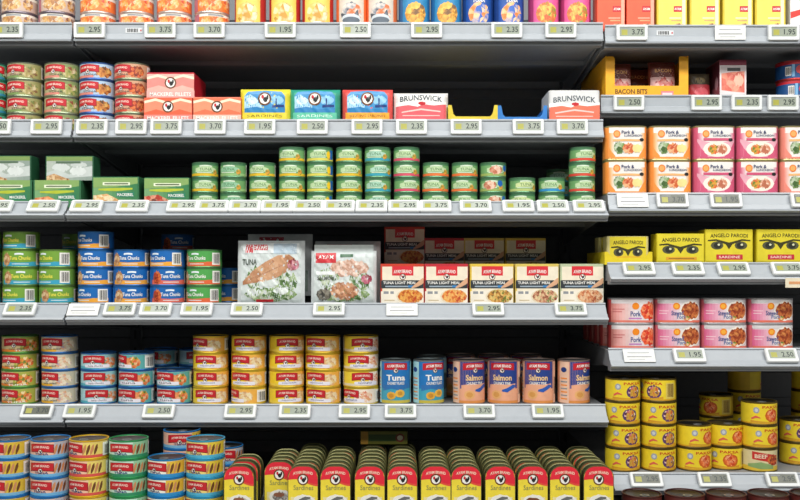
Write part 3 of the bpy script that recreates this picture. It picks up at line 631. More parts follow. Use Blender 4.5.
# --- upright sardine tins
SW, SH, SD, SR = .0655, .112, .030, .025
SRIM = mat('#6a683e', .42, .5, .08)
def sardine_kind(pic, pale=False):
    b = MB()
    # tin built lying along Y: outline in XZ
    ol = outline(SW, SH, SR, 8)
    def rg(ins, y): return [(x, y, z + SH/2) for x, z in outline(SW-2*ins, SH-2*ins, SR-ins, 8)]
    prof = [(.0030, -SD/2+.0016), (.0024, -SD/2), (.0006, -SD/2), (0, -SD/2+.001), (0, -SD/2+.0026), (.0016, -SD/2+.0036), (.0016, SD/2-.0036), (0, SD/2-.0026), (0, SD/2-.001), (.0006, SD/2), (.0024, SD/2), (.0030, SD/2-.0016)]
    b.rings([rg(*p) for p in prof[:6]], SRIM, False, False); b.rings([rg(*p) for p in prof[5:7]], mat('#2c341a', .45, .1), False, False); b.rings([rg(*p) for p in prof[6:]], SRIM, False, True)
    root = b.mesh('sardine_tin', 40)
    l = MB(); y0 = -SD/2 - .0004
    W, H, r = SW-.0034, SH-.0034, SR-.0017
    l.face([(x, y0, z + SH/2) for x, z in outline(W, H, r, 8)], mat('#eed83e'))
    def top(u):
        a = abs(u) - (W*500 - r*1000)
        return SH*500 + H*500 - (0 if a <= 0 else r*1000 - math.sqrt(max(0, (r*1000)**2 - a*a)))
    us = [-W*500 + W*1000*i/24 for i in range(25)]
    wave = lambda u: 82 - 9*math.sin((u - 2)/19) if u > 2 else 82 + 1.5*math.sin(-u/10)
    S = lambda u, v, e: (u*MM, y0 - e*MM, v*MM)
    art = [P([(u, min(wave(u), top(u)), top(u)) for u in us], mat('#e0283a')), P([(u, min(wave(u)-4, top(u)), min(wave(u), top(u))) for u in us if u > 2], mat('#e0503a')),
           T('AYAM BRAND', 0, 98.5, 6, mat('#f6d9c0'), 42, 3), EMBLEM(0, 83, 12), T('Sardines', 1, 66, 10, mat('#8a8f5a'), 42, 0, 0), R(-26, 26, 8, 46, mat('#e8dc9a')),
           E(2, 36, 24, 15, mat('#eceae0'), .06, 2)] + pic + [E(-18, 18, 8, 7, mat('#c33a2a'), .15, 3)]
    draw(l, S, art, 1000)
    return Kind('sardine_tin', 'sardine tin', root, [('label', l.mesh('sardine_label'), [])], SW, SD, SH)
SL = mat('#6a6a68'); SL2 = mat('#9a9a94')
ksa = sardine_kind([P([(-16, 28, 31), (-8, 33, 41), (4, 39, 47), (16, 42, 46)], SL), P([(-6, 26, 29), (6, 32, 39), (18, 37, 41)], SL2), P([(4, 30, 32), (12, 34, 39), (22, 36, 38)], SL)])
ksb = sardine_kind([P([(-18, 34, 38), (-8, 38, 45), (8, 38, 44), (22, 30, 36)], mat('#7a4426')), P([(-14, 28, 31), (0, 32, 38), (16, 28, 33)], mat('#9a5a30'))])
ksc = sardine_kind([E(2, 36, 17, 10, FISH, .2, 4), E(0, 40, 12, 5, mat('#8f5a40'), .2, 5)])
GS = 'upright sardine tins on the bottom shelf'
files = [(239, 463.5, 3, ksc), (276.5, 454.5, 4, ksc), (303, 463.5, 7, ksa), (335.3, 463.5, 6, ksa), (370, 463.5, 8, ksa), (402.5, 463.5, 8, ksa), (436, 461.5, 6, ksa), (466.5, 459.5, 6, ksa), (500.5, 461.5, 6, ksa), (532.5, 460.5, 6, ksb), (565, 461.5, 6, ksa), (598.5, 461, 6, ksa)]
for i, (px, py, n, kd) in enumerate(files):
    for q in range(n):
        Yf = -.165 + q*.0375 + (.045 if i == 1 else 0)
        if i == 0 and q: Yf += .012*q
        Yc = Yf + SD/2
        zb = BASE
        xx = X(px, -.165)
        lab = 'front sardine tin of the %s file from the tuna stacks' % NTH[i] if q == 0 else 'sardine tin %s behind the front one in the %s file from the tuna stacks' % (NTH[q-1], NTH[i])
        kk = kd if q == 0 else ksa
        kk.place((xx + random.uniform(-.0008, .0008), Yc, zb), (0, 0, math.radians(random.uniform(-1.5, 1.5))), lab, GS)
# a tin lying on top of the files, further in
lyt = carton_kind('sardine_box', 'carton', .112, .05, .032, mat('#6a6a2a'), [R(-55, 55, 1, 31, mat('#7a7a2c')), R(-55, -38, 1, 31, mat('#c9983a')), R(-36, 30, 8, 24, mat('#3f5a2a')), E(38, 16, 11, 10, mat('#8a3a2a')), E(38, 16, 7, 6, CREAM)])
lyt.place((X(384, .07), .093, BASE + SH + .0005), (0, 0, 0), 'olive sardine box lying across the tops of upright tins', None)
# support tins under it are the files in front

# --- top shelf, end and middle bay
def row1(bg, pic, sub): return [R(-75, 75, 0, 33, bg), E(-6, 16, 30, 14, pic, .15, 3), R(-75, 75, 27, 33, mat('#f0e8d8')), R(-16, 22, 28, 32, GREY), E(40, 17, 13, 13, pic, .2, 5), R(-64, -40, 0, 33, mat('#b46a7a'))]
k1a = acan('1a', mat('#c9a090'), row1(mat('#c9b0a0'), food('#b07a4a', '#d9a860', '#e8d0b0', '#8a5a4a', scale=130), ''), rim=mat('#8a8088', .35, .7))
k1b = acan('1b', mat('#f08040'), row1(mat('#ee7c3a'), food('#e86a2c', '#f4a850', '#f8d0a0', '#d8503a', scale=130), ''), rim=mat('#d8c8c0', .35, .7))
G1 = 'round cans on the top shelf'
for px, bay, kd, ds, wh, yw in ((-18, 'L1', k1a, 'mauve-brown can', 'the stack cut by the picture edge', 10), (20, 'L1', k1a, 'mauve-brown can', 'the stack nearer the picture edge', -6), (57, 'L1', k1a, 'mauve-brown can', 'the stack beside the orange cans', 10), (98.5, 'M1', k1b, 'orange can', 'the first orange stack past the seam', -10), (136.5, 'M1', k1b, 'orange can', 'the second orange stack past the seam', 8), (174.5, 'M1', k1b, 'orange can', 'the third orange stack past the seam', -4), (212, 'M1', k1b, 'orange can', 'the fourth orange stack past the seam', 14)):
    stack(kd, bay, px, 2, ds, wh, G1, yaw=yw, jit=10)
def tin1(bg, side, foot, pic, extra=[]):
    return [R(-60, 60, 0, 97, bg), E(0, 34, 27, 26, pic, .08, 3), R(-60, 60, 0, 12, foot), R(-62, -34, 0, 97, side), R(34, 62, 0, 97, side), R(-24, 24, 70, 90, RDB), T('AYAM BRAND', 0, 80, 8, WHITE, 42)] + extra
def tk(name, cat, bg, side, foot, pic, extra=[], rim=STEEL): return can_kind(name, cat, .0755, .0755, .03775, .104, bg, tin1(bg, side, foot, pic, extra), rim=rim, ring=False)
PASTA = food('#e0b84a', '#f0d890', '#f6ecc0', '#c9963a', scale=70)
t_y = tk('tall_food_can', 'food can', mat('#eccf62'), mat('#b8302c'), mat('#f0e2b0'), PASTA, [E(2, 8, 20, 6, WHITE)])
t_g = tk('tall_food_can', 'food can', mat('#d9cfc0'), mat('#e8743c'), mat('#5a626a'), food('#4a5058', '#8a9098', '#e8dcd0', '#d8703a', scale=90), [E(0, 22, 24, 10, mat('#c9d0d4')), E(0, 17, 22, 8, mat('#5a6570'))])
t_t = tk('tall_tuna_can', 'tuna can', mat('#2f86b8'), mat('#2a6aa0'), mat('#d8c050'), food('#c98a2c', '#f0c860', '#e8a848', '#7a5a3a', scale=90))
t_b = tk('tall_tuna_can', 'tuna can', mat('#1c4fa0'), mat('#1c3f80'), mat('#23519a'), food('#e8803a', '#f0b070', '#f6d0a0', '#3a6ac0', scale=80), [T('TUNA', 0, 64, 9, WHITE, 30)])
t_p = tk('tall_food_can', 'food can', mat('#e0609a'), mat('#a8386a'), mat('#e4d468'), food('#d8703a', '#f0c860', '#e8503a', '#7aa040', scale=110))
GTL = 'tall cans on the top shelf'
for i, (px, kd, ds, yw) in enumerate(((248, t_y, 'tall yellow can with red side', -6), (283, t_y, 'tall yellow can with red side', 0), (316.5, t_y, 'tall yellow can with red side', 2), (351, t_g, 'tall grey and orange can', 0), (381.5, t_g, 'tall grey and orange can', -4), (414.5, t_t, 'tall blue and gold can', 4), (447, t_t, 'tall blue and gold can', 2), (479, t_b, 'tall deep-blue can', 0), (510, t_b, 'tall deep-blue can', 8), (546, t_p, 'tall pink can', 4), (578, t_p, 'tall pink can', 0))):
    put(kd, 'M1', px, '%s on the top shelf, %s past the orange stacks' % (ds, NTH[i]), GTL, yaw=yw, back=.010)
# right bay, top shelf
def packart(bg, hi): return [R(-32, 32, 0, 120, bg), R(24, 32, 0, 120, hi), R(4, 24, 46, 60, RDB), T('AYAM', 14, 53, 6, WHITE, 16), R(-6, 22, 30, 33, hi), R(-2, 22, 24, 27, mat('#c9a070')), E(16, 10, 14, 9, TUNA, .15, 3)]
k_or = carton_kind('slim_carton', 'carton', .066, .05, .125, mat('#e0502c'), packart(mat('#ee5c3a'), mat('#f6a48a')))
k_ye = carton_kind('slim_carton', 'carton', .0725, .05, .125, mat('#cdb428'), packart(mat('#ecd860'), mat('#f2ebbc')))
k_wr = carton_kind('slim_carton', 'carton', .08, .05, .125, mat('#d4d4d4'), [R(-39, 39, 0, 120, mat('#e9e6e2')), P([(-39, 30, 46), (0, 44, 56), (39, 40, 54)], mat('#d03a30')), E(-6, 30, 10, 9, ORG)])
for i, (px, kd, ds) in enumerate(((611, k_or, 'orange-red slim carton beside the pink cans'), (640.5, k_or, 'orange-red slim carton beside the yellow ones'), (672, k_ye, 'yellow slim carton next to the orange-red ones'), (705, k_ye, 'yellow slim carton, second from the orange-red ones'), (738, k_ye, 'yellow slim carton, third from the orange-red ones'), (770.5, k_ye, 'yellow slim carton beside the white and red one'), (807, k_wr, 'white and red slim carton at the picture edge'))):
    put(kd, 'A', px, ds, 'slim cartons on the top shelf', back=.012)
# bacon tray
def bacon_tray():
    w, d, h, hl, t, pw = .200, .30, .102, .030, .003, .022
    m = mat('#f0ac1c', .5); b = MB()
    b.box(-w/2, w/2, -d/2, d/2, 0, t, m)
    b.box(-w/2, -w/2+t, -d/2, d/2, t, h, m); b.box(w/2-t, w/2, -d/2, d/2, t, h, m); b.box(-w/2+t, w/2-t, d/2-t, d/2, t, h*.7, m)
    b.box(-w/2+t, w/2-t, -d/2, -d/2+t, t, hl, m)
    for sg in (-1, 1):
        x0, x1 = (-w/2+t, -w/2+pw) if sg < 0 else (w/2-pw, w/2-t)
        b.rings([[(x0, y, hl), (x1, y, hl), (x1, y, h-.006), (x1-.004, y, h-.001), (x0+.004, y, h-.001), (x0, y, h-.002)] for y in (-d/2, -d/2+t)], m)
    S = lambda u, v, e: (u*MM, -d/2 - e*MM, v*MM)
    draw(b, S, [T('BACON BITS', -38, 16, 12, mat('#6a4210'), 78, 0, .03), R(34, 64, 3, 17, mat('#e2808a')), R(37, 61, 8, 13, mat('#f4d8d8'))], 1000)
    draw(b, lambda u, v, e: (-w/2 - e*MM, u*MM, v*MM), [R(-110, 60, 34, 58, mat('#d8921a')), E(-90, 20, 26, 14, mat('#c98418'), .2, 3)], 1000)
    return Kind('display_tray', 'tray', b.mesh('display_tray'), [], w, d, h)
rB = ROWS['B']
bt = bacon_tray(); put(bt, 'B', 647, 'orange cardboard display tray lettered on its front lip', None, back=.009)
def bag(top, low, pic): return [R(-30, 30, 4, 86, low), R(-30, 30, 48, 86, top), T('BACON', 0, 64, 9, mat('#d8a060'), 40), E(2, 28, 24, 18, pic, .2, 3), R(-30, 30, 84, 88, mat('#a03a3a'))]
kba = pouch_kind('bacon_packet', 'bacon packet', .066, .088, .014, mat('#7a3a2a'), bag(mat('#6a2c20'), mat('#ecbcb8'), food('#c8504a', '#eaa098', '#f6dcd6', '#b04040', scale=110)), 4, .001, .0008, 3)
kbb = pouch_kind('bacon_packet', 'bacon packet', .066, .088, .014, mat('#5a2a1c'), bag(mat('#7a3422'), mat('#5a2c20'), food('#6a3020', '#b06a4a', '#d8a890', '#4a2018', scale=110)), 4, .001, .0008, 6)
zt = rB.s + .0035
put(kba, 'B', 619, 'pink-bottomed bacon packet beside the tray post', 'bacon packets', back=.032, z0=zt, lean=-4)
put(kbb, 'B', 640, 'dark brown bacon packet in the middle of the tray', 'bacon packets', back=.095, z0=zt + .001, lean=-6)
put(kba, 'B', 663.5, 'brown-topped pink bacon packet leaning at the tray end', 'bacon packets', back=.032, z0=zt + .004, lean=-4)
put(kbb, 'B', 655, 'brown bacon packet standing far back in the tray', 'bacon packets', back=.15, z0=zt, lean=-5)
kbr = pouch_kind('bacon_packet', 'bacon packet', .056, .070, .012, mat('#5a4030'), [R(-26, 26, 4, 40, mat('#c83a44')), R(-26, 26, 40, 68, mat('#4f4432')), E(0, 50, 14, 8, mat('#8a7a50'), .2, 3), E(4, 20, 18, 12, mat('#e0606a'), .2, 4)], 4, .001, .0008, 8)
put(kbr, 'B', 700, 'small red and brown packet in shade beside the orange tray', 'loose ham packets', back=.045, lean=-4)
kha = carton_kind('ham_carton', 'carton', .066, .10, .094, mat('#8a4a52'), [R(-32, 32, 1, 92, mat('#e2dcdc')), R(-32, 32, 80, 92, mat('#7a2038')), P([(-28, 20, 62), (0, 16, 64), (28, 14, 66)], food('#d86a5a', '#e88a72', '#f0a88e', '#cf5a50', scale=70)), P([(-30, 60, 78), (0, 64, 80), (30, 66, 78)], mat('#cfc4c4')), R(-14, 18, 66, 74, mat('#4a4a4a')), E(14, 44, 12, 14, mat('#f2b8a0'), .3, 4)], [R(-48, 48, 30, 90, mat('#5a2434')), E(-30, 40, 12, 16, mat('#a8808a'), .2, 3)])
put(kha, 'B', 733, 'white and pink ham carton standing in the gap', None, back=.012)
k_br = can_kind('blue_red_can', 'can', .086, .086, .043, .0465, mat('#28588a'), [R(-75, 75, 0, 39, mat('#1f4f86')), R(-75, 75, 33, 39, RDB), R(-34, -20, 6, 28, WHITE), BARS(-33, 8, 12, 18, BLACK), R(-18, -12, 3, 33, mat('#7ab0d8')), E(6, 20, 16, 12, mat('#c84040'), .1, 3)] , rim=mat('#b8322c', .35, .4), ring=False)
stack(k_br, 'B', 794, 2, 'blue and red can', 'the stack beyond the ham carton', 'blue and red cans', back=.01, yaws=[4, -4])
# luncheon tins
def lunch(tint, pic, oval):
    thex = '#' + tint.name.split('_')[1][:6]
    a = [R(-42, 42, 0, 73, mat('#ece8e2')), R(-64, -45, 0, 73, tint), R(45, 64, 0, 73, tint), GRAD(-45, -28, 0, 60, thex, '#ece8e2'), GRAD(45, 30, 0, 60, thex, '#ece8e2'), R(-38, 38, 0, 4, tint)]
    if oval: a += [P([(-44, 4, 46), (-26, 4, 40), (0, 4, 36), (26, 4, 40), (44, 4, 46)], mat('#e2a6b4')), P([(-44, 4, 40), (-34, 4, 22), (-20, 4, 7)], tint), P([(20, 4, 7), (34, 4, 24), (44, 4, 40)], tint), E(2, 22, 33, 18, mat('#f2e8d8')), E(-6, 22, 14, 11, pic, .2, 3), E(14, 22, 13, 11, PORK, .2, 4), R(-30, 40, 42, 48, tint)]
    else: a += [P([(-34, 40, 45), (0, 41, 46), (36, 40, 45)], mat('#f4b478')), P([(-44, 4, 30), (-36, 4, 16), (-28, 4, 7)], tint), P([(28, 4, 7), (36, 4, 20), (44, 4, 34)], tint), E(-18, 26, 14, 14, LEAF, .2, 3), E(4, 24, 15, 12, pic, .2, 4), E(24, 24, 12, 10, mat('#f0d890'), .2, 5)]
    a += [E(-24, 58, 8.5, 8.5, mat('#f08030')), E(-24, 58, 6, 6, mat('#f6a860')), T('Pork &', 2, 62, 8, mat('#34406a'), 30), T('LUNCHEON', 14, 54, 5, mat('#5a6078'), 42), E(34, 44, 5, 4, BLACK)]
    a += [R(50, 70, 4, 69, mat('#b8b4a8'))]
    return a
RIMY = mat('#b8b07a', .35, .7)
kl_o = can_kind('luncheon_tin', 'luncheon tin', .0985, .056, .016, .0805, mat('#f0a050'), lunch(mat('#f29440'), SALMON, False), rim=RIMY, ring=False, facets=5)
kl_p = can_kind('luncheon_tin', 'luncheon tin', .0985, .056, .016, .0805, mat('#d06a80'), lunch(mat('#cf5878'), VEG, True), rim=RIMY, ring=False, facets=5)
kl_s = can_kind('luncheon_tin', 'luncheon tin', .0985, .056, .016, .0805, mat('#e89a8a'), lunch(mat('#e88a78'), VEG, False), rim=RIMY, ring=False, facets=5)
for i, (px, kd, ds) in enumerate(((624.5, kl_o, 'orange luncheon tin'), (668, kl_o, 'orange luncheon tin'), (711.5, kl_p, 'rose luncheon tin'), (754.5, kl_p, 'rose luncheon tin'), (798, kl_s, 'peach luncheon tin'))):
    stack(kd, 'C', px, 2, ds, 'the pair %s from the green cans' % NTH[i], 'luncheon tins', jit=2, back=.010)
# yellow eye cartons
def parodi(h, low):
    return [R(-54, 54, 0, h, mat('#dfce34')), R(-54, 54, 0, 3, mat('#b8a81c')), T('ANGELO PARODI', 0, h-13, 9, mat('#3a3616'), 88, 1.5), E(-28, h-37, 15, 9.5, mat('#55553c')), E(28, h-37, 15, 9.5, mat('#55553c')), E(-27, h-37, 9, 7, mat('#2a2c24')), E(27, h-37, 9, 7, mat('#2a2c24')), E(-24, h-35, 3, 2.6, mat('#d8d8b0')), E(30, h-35, 3, 2.6, mat('#d8d8b0')),
            P([(-50, h-27, h-24), (-30, h-26, h-22), (-8, h-34, h-28), (0, h-46, h-30), (8, h-34, h-28), (30, h-26, h-22), (50, h-27, h-24)], mat('#3f3c1c'))] + ([R(-30, 32, 6, 18, mat('#c22a3a')), T('SARDINE', 1, 12, 6, mat('#f0d0c0'), 50)] if low else [R(-34, 38, 5, 12, mat('#e0a030')), R(-28, 32, 7.5, 9.5, mat('#8a6a20'))])
kpa = carton_kind('yellow_carton', 'carton', .113, .05, .083, mat('#c9b820'), moved(parodi(76, True), 6) + [R(-54, 54, 0, 6, mat('#dfce34'))]); kpb = carton_kind('yellow_carton', 'carton', .113, .05, .073, mat('#c9b820'), moved(parodi(66, False), 6) + [R(-54, 54, 0, 6, mat('#dfce34'))])
kpc = carton_kind('yellow_carton', 'carton', .100, .05, .065, mat('#d2c88a'), moved(parodi(59, False), 5, .8), r=.008)
GP = 'yellow cartons printed with a pair of eyes'
put(kpc, 'D', 628, 'rounded pale yellow eye-print carton in its yellow tray', GP, back=.020, z0=ROWS['D'].s + .002)
put(kpb, 'D', 680.5, 'yellow eye-print carton with an orange foot stripe', GP, back=.012)
put(kpa, 'D', 729, 'yellow eye-print carton with red foot label, inner of two', GP, back=.012)
put(kpa, 'D', 780.5, 'yellow eye-print carton with red foot label, at the picture edge', GP, back=.012)
put(kpb, 'D', 683, 'second yellow carton directly behind the orange-striped one', GP, back=.075, z0=ROWS['D'].s)
put(kpa, 'D', 700, 'taller yellow carton in shade between two front ones', GP, back=.135, z0=ROWS['D'].s)
ktd = low_tray(.112, .20, .017, .030, mat('#e3cc2a'), None, 'cardboard_tray', '')
put(ktd, 'D', 628.5, 'yellow cardboard tray around the pale eye-print carton', 'yellow cardboard trays', back=.006)
put(kpc, 'D', 619, 'pale yellow carton shaded at the back of the yellow tray', GP, back=.10, z0=ROWS['D'].s + .002)
# pink stewed pork tins
def stew():
    return [R(-52, 52, 0, 53, mat('#e6dede')), GRAD(-60, 6, 3, 44, '#dc5a88', '#e6dede', 10), R(-60, 52, 46, 53, mat('#d9d6d6')), R(-48, -26, 26, 28, mat('#f0c8d0')), R(-48, -30, 20, 22, mat('#f0c8d0')), R(-52, 52, 0, 5, mat('#e0705a')), E(25, 27, 26, 23, mat('#efe6da'), .05, 2), E(26, 28, 23, 19, BEAN, .15, 4),
            E(-8, 38, 8.5, 8, mat('#f08a1c')), E(-8, 38, 5, 5, mat('#f6b040')), T('Stewed', -6, 22, 11, mat('#44508a'), 28), T('Pork', 4, 13, 9, mat('#5a70a0'), 22), E(16, 10, 8, 5, VEG, .2, 6), R(-80, -53, 0, 53, mat('#d8707a')), R(53, 80, 0, 53, mat('#d8a8b0'))]
kst = can_kind('stew_tin', 'stew tin', .1055, .060, .024, .0600, mat('#e08aa0'), stew(), rim=mat('#b8b6b8', .35, .6), ring=False, facets=6)
kst2 = can_kind('stew_tin', 'stew tin', .1055, .060, .024, .0600, mat('#e0908a'), [R(-52, 52, 0, 53, mat('#e6dede')), GRAD(-60, 10, 3, 44, '#e4867c', '#e6dede', 10), R(-52, 52, 0, 5, mat('#e07a6a')), R(-48, -20, 30, 32, mat('#c86a6a')), R(-48, -26, 24, 26, mat('#c86a6a')), E(38, 27, 21, 20, food('#d8301c', '#ee6a3c', '#f4a070', '#c8281c', scale=130), .15, 4), E(6, 38, 8.5, 8, mat('#f08a1c')), T('Pork', 6, 20, 12, mat('#44508a'), 24), R(-10, 20, 8, 11, mat('#c07ac0')), R(-80, -53, 0, 53, mat('#c84a4a')), R(53, 80, 0, 53, mat('#d8a8a0'))], rim=mat('#b8b6b8', .35, .6), ring=False, facets=6)
for i, (px, kd, ds) in enumerate(((630.5, kst2, 'red-food peach stew tin'), (676, kst, 'pink stew tin'), (722.5, kst, 'pink stew tin'), (769, kst, 'pink stew tin'))):
    stack(kd, 'E', px, 2, ds, 'the pair %s from the salmon cans' % NTH[i], 'pink stew tins', jit=2, yaw=0 if i < 3 else 3, back=.010)
for i in range(3):
    stack(kst2, 'E', 630.5 - 9*(i+1) - (0, 0, 1)[i]*1, 1, 'peach-pink stew tin on the shelf', '%s behind the red food pair' % NTH[i], 'pink stew tins', jit=1, back=.010 + .064*(i+1), ) if False else None
for i in range(4):
    r = ROWS['E']
    kst2.place((X(630.5, .04), r.Y0 + .04 + .064*(i+1), r.s), (0, 0, 0), 'lower peach-pink stew tin, %s behind the red food pair' % NTH[i], 'pink stew tins')
# yellow curry tins
def curry(pic, bowl, H=46):
    return [R(-70, 70, 0, H, mat('#ecd02e')), R(-70, 70, 0, 3, mat('#d8a024')), T('PAKSA', 12, H*.84, 6, mat('#c83a1c'), 44), E(14, H*.42, 18, H*.33, bowl, .08, 3), E(14, H*.44, 14, H*.26, pic, .2, 4), E(-23, H*.68, 7, 7, mat('#9aa0a8')), E(-23, H*.68, 4, 4, mat('#c8ccd0')), T('Milo', -24, H*.28, 7, mat('#c04a5a'), 18) if False else P([(-34, H*.2, H*.3), (-24, H*.3, H*.42), (-14, H*.28, H*.32)], mat('#d8604a')),
            P([(-36, 4, 8), (-10, 4, 6), (14, 4, 5), (36, 4, 9)], mat('#d8962a')), R(42, 66, 4, H-6, mat('#e0c860')), BARS(45, 8, 18, H-16, BRN)]
MIX = food('#5a2a4a', '#d8a838', '#c83a3a', '#f0e0d0', scale=140)
def yk(pic, bowl): return can_kind('curry_tin', 'curry tin', .0805, .0805, .04025, .0534, mat('#d8b424'), curry(pic, bowl), rim=mat('#6a5a2a', .35, .6), lidm=mat('#2f2c28', .35, .6), ring=True)
kya = yk(MIX, mat('#5a3a6a')); kyb = yk(food('#d8501c', '#ee8a4a', '#f4b080', '#c8401c', scale=160), mat('#c8601c'))
kyc = can_kind('curry_tin', 'curry tin', .0805, .0805, .04025, .0534, mat('#d8b424'), [R(-70, 70, 0, 46, mat('#ddd0a0')), R(-70, 70, 0, 10, mat('#e0bc3a')), P([(-30, 26, 44), (0, 22, 40), (34, 12, 34)], mat('#c8322c')), T('BEEF', -10, 33, 9, mat('#f0e0c0'), 28), E(20, 24, 16, 12, RED, .2, 3), P([(-40, 8, 14), (-10, 4, 20), (20, 4, 12)], mat('#8aa86a'))], rim=mat('#6a5a2a', .35, .6), lidm=mat('#2f2c28', .35, .6))
GY = 'yellow curry tins on the low shelf'
stack(kya, 'F', 622.5, 4, 'yellow curry tin', 'the four-high stack by the sardine tins', GY, back=.012, yaws=[2, -2, -8, 4])
stack(kya, 'F', 658.5, 4, 'yellow curry tin', 'the second four-high stack', GY, back=.012, yaws=[4, 2, 0, -52])
stack(kyb, 'F', 693.5, 2, 'yellow prawn curry tin', 'the two-high stack beside four-high ones', GY, back=.016, yaws=[4, 20])
stack(kyb, 'F', 725, 2, 'yellow prawn curry tin', 'the two-high stack beside the three-high one', GY, back=.028, yaws=[-22, 10])
stack(kyb, 'F', 759, 3, 'yellow prawn curry tin', 'the three-high stack', GY, back=.008, yaws=[0, 10, 4], only=[1, 2])
kyc.place((X(759, ROWS['F'].Y0+.008+.04), ROWS['F'].Y0+.008+.04025, ROWS['F'].s), (0, 0, 0), 'pale curry tin with red flash at the bottom of the three-high stack', GY)
stack(kyb, 'F', 716, 3, 'shaded yellow curry tin', 'the stack behind the two-high ones', GY, back=.125, yaws=[0, 0, -60])
stack(kyb, 'F', 744, 4, 'shaded yellow curry tin', 'the stack behind the three-high one', GY, back=.19, yaws=[0, 0, 0, 100])
stack(kya, 'F', 797, 2, 'shaded yellow curry tin', 'the short stack at the picture edge', GY, back=.08, yaws=[0, -20])
stack(kyb, 'F', 808, 4, 'shaded yellow curry tin', 'the tall stack at the picture edge', GY, back=.20)
# base shelf, right bay
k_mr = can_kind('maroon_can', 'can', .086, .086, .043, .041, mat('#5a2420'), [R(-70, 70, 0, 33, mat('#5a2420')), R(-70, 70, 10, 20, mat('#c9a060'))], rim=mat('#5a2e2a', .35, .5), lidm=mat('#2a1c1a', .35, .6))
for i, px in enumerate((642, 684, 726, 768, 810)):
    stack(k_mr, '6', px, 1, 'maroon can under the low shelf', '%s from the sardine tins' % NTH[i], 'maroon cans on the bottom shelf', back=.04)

# ------------------------------------------------------------------ price tags
LCD = mat('#98a092', .25); LCDW = mat('#b2b9ae', .25); DIG = mat('#1c2828', .4); LIME = mat('#a8a648', .4); LCDK = mat('#63665a', .25)
TW, TH = .0735, .0370
def tag_meshes():
    b = MB(); o0 = outline(TW, TH, .004, 4); o1 = outline(TW-.003, TH-.003, .003, 4); oi = outline(TW-.013, TH-.0135, .0015, 4); oj = outline(TW-.015, TH-.0155, .001, 4)
    sh = .0015
    f = lambda ol, y, dz=0: [(x, y, z + dz) for x, z in ol]
    b.rings([f(o0, 0), f(o0, -.006), f(o1, -.008), f(oi, -.008, sh), f(oj, -.0062, sh)], TAGM, True, True)
    return b.mesh('price_tag', 35)
TAGB = tag_meshes()
SCR = {}
def screen(price, lcd):
    if (price, lcd.name) in SCR: return SCR[(price, lcd.name)]
    b = MB(); w, h = 58.4, 21.4
    S = lambda u, v, e: (u*MM, -.0063 - e*MM, (v + 1.5)*MM)
    draw(b, S, [R(-w/2, w/2, -h/2, h/2, lcd), R(-25, -11, -7.5, 5.5, LIME), T(price, 13, 0, 13, DIG, 27, 0, .012), R(-25, -4, 7.5, 9, GREY)], 1000)
    me = b.mesh('screen'); SCR[(price, lcd.name)] = me
    return me
def cardm():
    b = MB(); b.box(-.036, .036, -.0022, 0, -.016, .0175, mat('#dfe0dc', .6))
    S = lambda u, v, e: (u*MM, -.0022 - e*MM, v*MM)
    draw(b, S, [R(-28, 28, -3.5, -1.5, mat('#77797c')), R(-26, 24, 7, 9, mat('#9a9ea0')), R(-24, 12, -10, -8.5, mat('#a4a8a8'))], 1000)
    return b.mesh('price_card')
CARD = cardm()
PR = ['2.95', '3.75', '2.50', '2.95', '1.95', '2.35', '3.70']
NTAG = [0]
def ptag(rw, px, under, card=False, lcd=LCD, dn=0):
    r = ROWS[rw]; s = r.L*.46
    y = r.Y0 + s*r.t[0] + .0052*r.n[0]; z = r.zt + s*r.t[1] + .0052*r.n[1]
    NTAG[0] += 1
    if card:
        o = link('price_card', CARD, None, (X(px, y), y - .0005, z), (-r.ang, 0, 0))
        tag(o, 'white paper price card on the rail below ' + under, 'price card', 'white paper price cards')
        c = MB(); return o
    o = link('price_tag', TAGB, None, (X(px, y), y, z), (-r.ang, 0, 0))
    link('screen', screen(PR[NTAG[0]*5 % 7], lcd), o)
    tag(o, 'electronic price tag below ' + under, 'price tag', 'electronic price tags on the shelf rails')
gs = lambda i: 'the %s small green stack from the cartons' % NTH[i]
